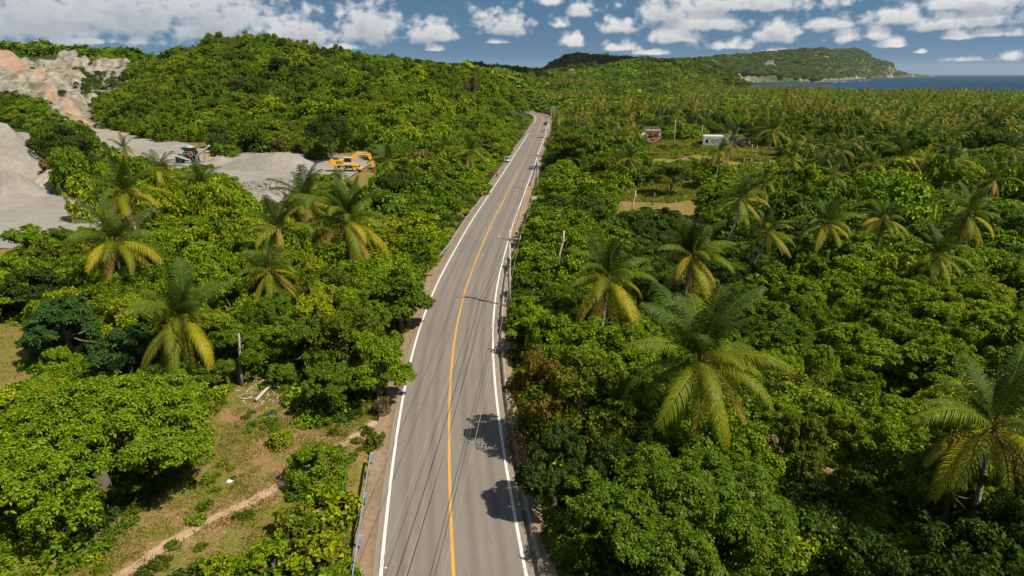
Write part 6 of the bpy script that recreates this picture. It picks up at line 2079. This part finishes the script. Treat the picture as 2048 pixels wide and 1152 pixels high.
p = G(1310, 281); t = thing('tin_roofed_house', 'small house with a flat tin roof behind the orange tree', 'house', (p[0], p[1] + 5, lz(p[0], p[1] + 5)), R(-5))
mb = MB()
wall_run(mb, (-2.4, -2.2, 0), (2.6, -2.2, 0), 2.9, .18, [(.6, .9, 1, 2.1), (3.3, .9, 0, 2.1)], .6); mb.build('front_wall', M['white_paint'], t)
mb = MB(); wall_run(mb, (2.6, -2.1, 0), (2.6, 2.2, 0), 2.9, .18, [(1.5, 1, 1, 2.1)], .6); wall_run(mb, (2.6, 2.2, 0), (-2.4, 2.2, 0), 2.9, .18, [], .6); wall_run(mb, (-2.4, 2.1, 0), (-2.4, -2.1, 0), 2.9, .18, [(1.5, 1, 1, 2.1)], .6)
mb.build('side_wall', M['white_paint'], t)
MB().box((0.1, 0, .3), (5.1, 4.6, .6)).build('plinth', M['concrete'], t)
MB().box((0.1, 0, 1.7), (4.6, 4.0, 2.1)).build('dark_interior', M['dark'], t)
rf = MB().box((0.1, -.2, 3.62), (5.9, 5.4, .08), ry=0.0).build('roof', M['tin'], t)
rb = MB()
for k in range(15):
    rb.box((-2.7 + k * .4, -.2, 3.69), (.09, 5.4, .06))
rb.build('corrugation', M['tin'], rf)
p = G(1282, 276); t = thing('garden_wall', 'pale low wall left of the tin roofed house', 'wall', (p[0], p[1] + 6, lz(p[0], p[1] + 6)))
MB().box((0, 0, .7), (5.0, .18, 1.6)).build('panel', M['white_paint'], t)
for x in (-2.5, 0, 2.5):
    MB().box((x, 0, .85), (.3, .3, 1.9)).build('pillar', M['white_paint'], t)

def HIT(x, y):
    d = ray(x, y)
    ts = np.geomspace(300, 9000, 900)
    P = d[None, :] * ts[:, None] + np.array((0, 0, CAM_H))
    h, _ = land(P[:, 0], P[:, 1])
    far = ts > 700
    below = (P[:, 2] < h + 3) & far
    k = np.argmax(below) if below.any() else int(np.argmin(np.where(far, P[:, 2] - h, 1e9)))
    return P[k]

def villa(x, y, label, w, seed, roof='red_roof', storeys=2, grp='houses on the far hills'):
    p = HIT(x, y)
    u = w * p[1] / FPX / 10.0
    t = thing('hill_house', label, 'house', (p[0], p[1], lz(p[0], p[1])), random.Random(seed).uniform(-.4, .4), grp, u)
    H = 3.0 * storeys
    MB().box((0, 0, H / 2 + 1), (10, 7, H + 2)).build('wall', M['white_paint'], t)
    MB().box((-6.2, -.5, H / 2 - .6), (3.2, 5, H - .8)).build('wing', M['white_paint'], t)
    if roof:
        MB().add([(-5.6, -4, H + 2.02), (5.6, -4, H + 2.02), (5.6, 4, H + 2.02), (-5.6, 4, H + 2.02), (-3, 0, H + 4.2), (3, 0, H + 4.2)],
                 [(0, 1, 5, 4), (1, 2, 5), (2, 3, 4, 5), (3, 0, 4), (3, 2, 1, 0)]).build('roof', M[roof], t)
    else:
        MB().box((0, 0, H + 2.2), (10.6, 7.6, .4)).build('roof', M['white_paint'], t)
    for s_ in range(storeys):
        for k in range(4):
            MB().box((-3.6 + k * 2.4, -3.52, 2.6 + s_ * 3), (1.3, .1, 1.5)).build('window', M['glass'], t)
villa(1143, 146, 'white and red roofed villa on a grassy knoll beyond the road', 9, 1, 'red_roof')
villa(1134, 149, 'small red roofed building left of the white villa', 6, 2, 'red_roof', 1)
villa(1253, 149, 'lone white house on the green slope right of the villa', 8, 3, None, 1)
villa(1540, 131, 'white mansion on the headland slope', 12, 4, None, 2)
villa(1551, 132, 'small white building right of the headland mansion', 6, 5, None, 1)
for i, (x, y) in enumerate(((1425, 122), (1432, 124), (1438, 121), (1444, 123), (1452, 122))):
    villa(x, y, '%s white house from the left in the row on the far ridge' % ('first', 'second', 'third', 'fourth', 'fifth')[i], 5, 10 + i, None, 1)
villa(1272, 121, 'pale house beside the tall radio mast', 5, 21, None, 1)
villa(1325, 121, 'pale house on the ridge right of the tall radio mast', 5, 22, None, 1)

for (x, y0, y1, lab) in ((1261, 98, 116, 'tall thin radio mast on the far ridge'), (1226, 101, 112, 'short radio mast left of the tall one, right of its twin'), (1220, 103, 112, 'short radio mast farthest left on the far ridge')):
    p = HIT(x, y1); h = (y1 - y0) * p[1] / FPX * 1.02
    t = thing('radio_mast', lab, 'mast', (p[0], p[1], lz(p[0], p[1])))
    mb = MB()
    for k in range(3):
        a = k * 2.094
        mb.bar((math.cos(a) * 1.1, math.sin(a) * 1.1, 0), (math.cos(a) * .4, math.sin(a) * .4, h + 6), .35)
    mb.build('lattice', M['galv'], t)
    MB().tube([(0, 0, h + 5), (0, 0, h + 9)], .2, 6).build('antenna', M['galv'], t)

# surf along the rocks
def surf():
    q = random.Random(4); mb = MB()
    for (x, y) in ((1690, 164), (1697, 163.5), (1712, 162), (1726, 160.5), (1735, 159.5), (1668, 165)):
        p = G(x, y, SEA_Z + .3)
        for k in range(3):
            c = (p[0] + q.uniform(-25, 25), p[1] + q.uniform(-25, 25), SEA_Z + .25)
            n_ = 9; ph = [(c[0] + math.cos(i * .698) * q.uniform(3, 10), c[1] + math.sin(i * .698) * q.uniform(2, 7), c[2] + 1.2 * (i % 2)) for i in range(n_)]
            mb.add([c] + ph, [(0, i + 1, (i + 1) % n_ + 1) for i in range(n_)])
    tag(mb.build('surf', M['foam']), 'white surf breaking along the rocky far shore', 'surf', kind='stuff')
surf()

# ------------------------------------------------------------------ dead trunks, posts, litter
def snag(label, x0, y0, x1, y1, r, mat='dead_wood', kink=0.15):
    b = G(x0, y0); dep = proj(b)[2]
    top = AT(x1, y1, b[1] + 0.3)
    h = top - b
    t = thing('dead_trunk', label, 'dead trunk', (b[0], b[1], lz(b[0], b[1])), group='bare dead trunks')
    MB().tube([(0, 0, -.4), (h[0] * .45 - kink, 0, h[2] * .4), (h[0] * .8 + kink * .5, h[1] * .6, h[2] * .75), tuple(h)], [r * 1.15, r, r * .85, r * .7], 8).build('stem', M[mat], t, True)
    MB().bar((h[0] * .8 + kink * .4, 0, h[2] * .72), (h[0] * .8 + kink + .35, .1, h[2] * .72 + .35), r * .5).build('stub', M[mat], t)
snag('bleached leaning dead trunk in the shrubs right of the nearest utility pole', 1116, 535, 1128, 460, .16)
snag('bare standing trunk at the back of the clearing', 484, 770, 477, 664, .115, 'palm_bark', .03)
snag('short dead trunk in the shrubs below the shady clearing', 1264, 425, 1271, 382, .15)
snag('dark dead stump on the grass of the shady clearing', 1305, 410, 1309, 386, .15, 'bark')
for i, (x, y, lab) in enumerate(((1503, 324, 'white fence post nearest the forked tree'), (1540, 326, 'white fence post in the front corner of the field'), (1512, 312, 'thin fence post in the middle of the field'),
                                 (1504, 298, 'white fence post in front of the forked tree canopy'), (1550, 308, 'white fence post in the right part of the field'), (1562, 303, 'farthest right white fence post of the field'),
                                 (1514, 299, 'white fence post at the back of the field'), (1488, 322, 'thin grey fence post left in the field'))):
    p = G(x, y)
    t = thing('fence_post', lab, 'post', (p[0], p[1], lz(p[0], p[1])), group='fence posts in the field')
    MB().tube([(0, 0, -.3), (.02, 0, .7), (.0, 0, 1.45)], [.085, .08, .07], 7).build('stake', M['white_paint' if 'white' in lab else 'dead_wood'], t, True)
    MB().tube([(0, 0, 1.45), (0, 0, 1.52)], [.075, .03], 7).build('cap', M['dead_wood'], t, True)

# litter and rubble
def rock_mesh(r, seed):
    bm = bmesh.new(); bmesh.ops.create_icosphere(bm, subdivisions=1, radius=r)
    q = random.Random(seed)
    for v in bm.verts:
        v.co *= q.uniform(.68, 1.18)
        v.co.z *= .75
    me = bpy.data.meshes.new('boulder'); bm.to_mesh(me); bm.free(); me.materials.append(M['quarry'])
    return me
RK = [rock_mesh(1.0, k) for k in range(6)]
qq = random.Random(9)
BO = [(566, 356), (575, 366), (556, 362), (545, 372), (584, 360), (560, 378), (535, 366), (572, 384), (548, 384), (520, 368)]
BW = ['dark boulder at the top of the rubble', 'boulder at the right of the rubble', 'boulder left of the top one in the rubble', 'boulder in the middle of the rubble', 'boulder at the right end of the rubble',
      'boulder low in the middle of the rubble', 'boulder left of the middle of the rubble', 'boulder at the lower right of the rubble', 'boulder at the foot of the rubble', 'boulder at the left end of the rubble']
for k, (x, y) in enumerate(BO):
    p = G(x, y, .5); s_ = qq.uniform(.45, .9)
    o = obj('boulder', RK[k % 6], None, (p[0], p[1], lz(p[0], p[1]) + .35 + s_ * .3), qq.uniform(0, 6), s_)
    tag(o, 'grey quarried ' + BW[k], 'boulder', 'boulders in the rubble')
mb = MB()
for k in range(420):
    x = qq.uniform(468, 596); y = 352 + (596 - x) * .12 + qq.uniform(-4, 30)
    p = G(x, y, .4); s_ = qq.uniform(.10, .36)
    me = RK[k % 6]
    mb.add([(v.co.x * s_ + p[0], v.co.y * s_ + p[1], v.co.z * s_ + lz(p[0], p[1]) + .45) for v in me.vertices], [tuple(f.vertices) for f in me.polygons])
tag(mb.build('rubble', M['quarry']), 'scattered broken grey rock below the gravel windrow', 'rubble', kind='stuff')
mb = MB()
for k in range(260):
    x = qq.gauss(528, 22); y = qq.gauss(775, 20)
    p = G(x, y, -.06); s_ = qq.uniform(.03, .12)
    me = RK[k % 6]
    mb.add([(v.co.x * s_ + p[0], v.co.y * s_ + p[1], v.co.z * s_ + p[2]) for v in me.vertices], [tuple(f.vertices) for f in me.polygons])
tag(mb.build('debris', M['sandy']), 'pale stones and debris heaped at the back of the clearing', 'debris', kind='stuff')
for (a, b, r, lab) in (((512, 800), (548, 765), .13, 'pale log lying on the debris at the back of the clearing'), ((515, 768), (560, 775), .09, 'thinner log lying across the debris behind the pale log')):
    pa, pb = G(*a, .12), G(*b, .16)
    o = MB().tube([(0, 0, 0), tuple((pb - pa) * .5 + np.array((0, .05, .05))), tuple(pb - pa)], [r, r * .9, r * .7], 9).build('log', M['dead_wood'], None, True, tuple(pa))
    tag(o, lab, 'log')
p = G(459, 963, -.07)
o = MB().add([(-.16, -.12, .0), (.14, -.15, .03), (.18, .12, .0), (-.12, .16, .05), (0, 0, .06)], [(0, 1, 4), (1, 2, 4), (2, 3, 4), (3, 0, 4)]).build('paper_scrap', M['paper'], None, False, tuple(p))
tag(o, 'crumpled white paper lying on the clearing left of the path', 'litter')
p = G(541, 834, -.05)
o = MB().sphere((0, 0, .06), .22, 8, 5, .4).build('plastic_bag', M['blue_paint'], None, True, tuple(p)); tag(o, 'small blue plastic bag at the edge of the debris', 'litter')
p = G(492, 793, -.04)
V = [(math.cos(k * .31) * .45, math.sin(k * .31) * .45, .03) for k in range(21)]
o = MB().tube(V, .035, 6, False).build('hose_ring', M['dusty_steel'], None, True, tuple(p)); tag(o, 'pale ring of hose lying left of the debris', 'litter')
p = G(690, 1024, .1)
o = MB().sphere((0, 0, .05), .14, 7, 5, .8).sphere((.12, .03, .0), .1, 7, 5, .8).build('pale_stone', M['sandy'], None, False, tuple(p)); tag(o, 'pale stone lying by the near guardrail', 'stone')

# cow-less earth: loose stones on the clearing
mb = MB()
for k in range(170):
    x = qq.uniform(250, 700); y = qq.uniform(780, 1140)
    if not in_poly(x, y, CLEARING): continue
    p = G(x, y, -.08); s_ = qq.uniform(.015, .06)
    me = RK[k % 6]
    mb.add([(v.co.x * s_ + p[0], v.co.y * s_ + p[1], v.co.z * s_ + p[2]) for v in me.vertices], [tuple(f.vertices) for f in me.polygons])
tag(mb.build('loose_stones', M['sandy']), 'small loose stones strewn over the clearing', 'stones', kind='stuff')
TICK('objects')

# ------------------------------------------------------------------ the air: thin sea haze round everything below the clouds
hm = bpy.data.materials.new('sea_haze'); hm.use_nodes = True
hm.node_tree.nodes.remove(hm.node_tree.nodes['Principled BSDF'])
pv = hm.node_tree.nodes.new('ShaderNodeVolumePrincipled')
pv.inputs['Color'].default_value = (0.86, 0.92, 1.0, 1)
pv.inputs['Density'].default_value = 1.7e-5
pv.inputs['Anisotropy'].default_value = 0.2
hm.node_tree.links.new(pv.outputs[0], hm.node_tree.nodes['Material Output'].inputs['Volume'])
hz_ = MB().box((7000, 6000, 171), (44000, 46000, 370)).build('haze', hm)
tag(hz_, 'thin bluish sea haze over the whole landscape', 'haze', kind='stuff')

# two unseen cumulus added overhead to shade the knoll and the saddle
def unseen_shade_cloud(X, Y, rx, ry, label, seed, alt=950.0):
    c = Vector((X, Y, 60)) + SUN_DIR * ((alt - 60) / SUN_DIR.z)
    q = random.Random(seed)
    bm = bmesh.new()
    for k in range(26):
        a = q.uniform(0, 6.283); t_ = math.sqrt(q.random()) * .8
        r = q.uniform(.25, .45) * min(rx, ry)
        mtx = Matrix.Translation((math.cos(a) * t_ * rx, math.sin(a) * t_ * ry, r * .5 * (1.3 - t_))) @ Matrix.Diagonal((1, 1, .7, 1))
        bmesh.ops.create_icosphere(bm, subdivisions=2, radius=r, matrix=mtx)
    for v_ in bm.verts:
        v_.co.z = max(v_.co.z, -8.0)
    me = bpy.data.meshes.new('cloud'); bm.to_mesh(me); bm.free()
    me.polygons.foreach_set('use_smooth', np.ones(len(me.polygons), bool)); me.materials.append(M['cloud'])
    tag(obj('cloud', me, None, c), label, 'cloud', 'unseen cumulus clouds added overhead for their shade')
M['cloud'] = plain('cloud', (0.85, 0.85, 0.85), 1.0, var=0.05, scale=0.01, spec=0.0)
unseen_shade_cloud(175, 1790, 190, 260, 'unseen white cumulus cloud added high overhead to shade the far knoll', 3)
unseen_shade_cloud(-20, 1040, 110, 150, 'small unseen white cumulus cloud added high overhead to shade the saddle beyond the hill', 4)
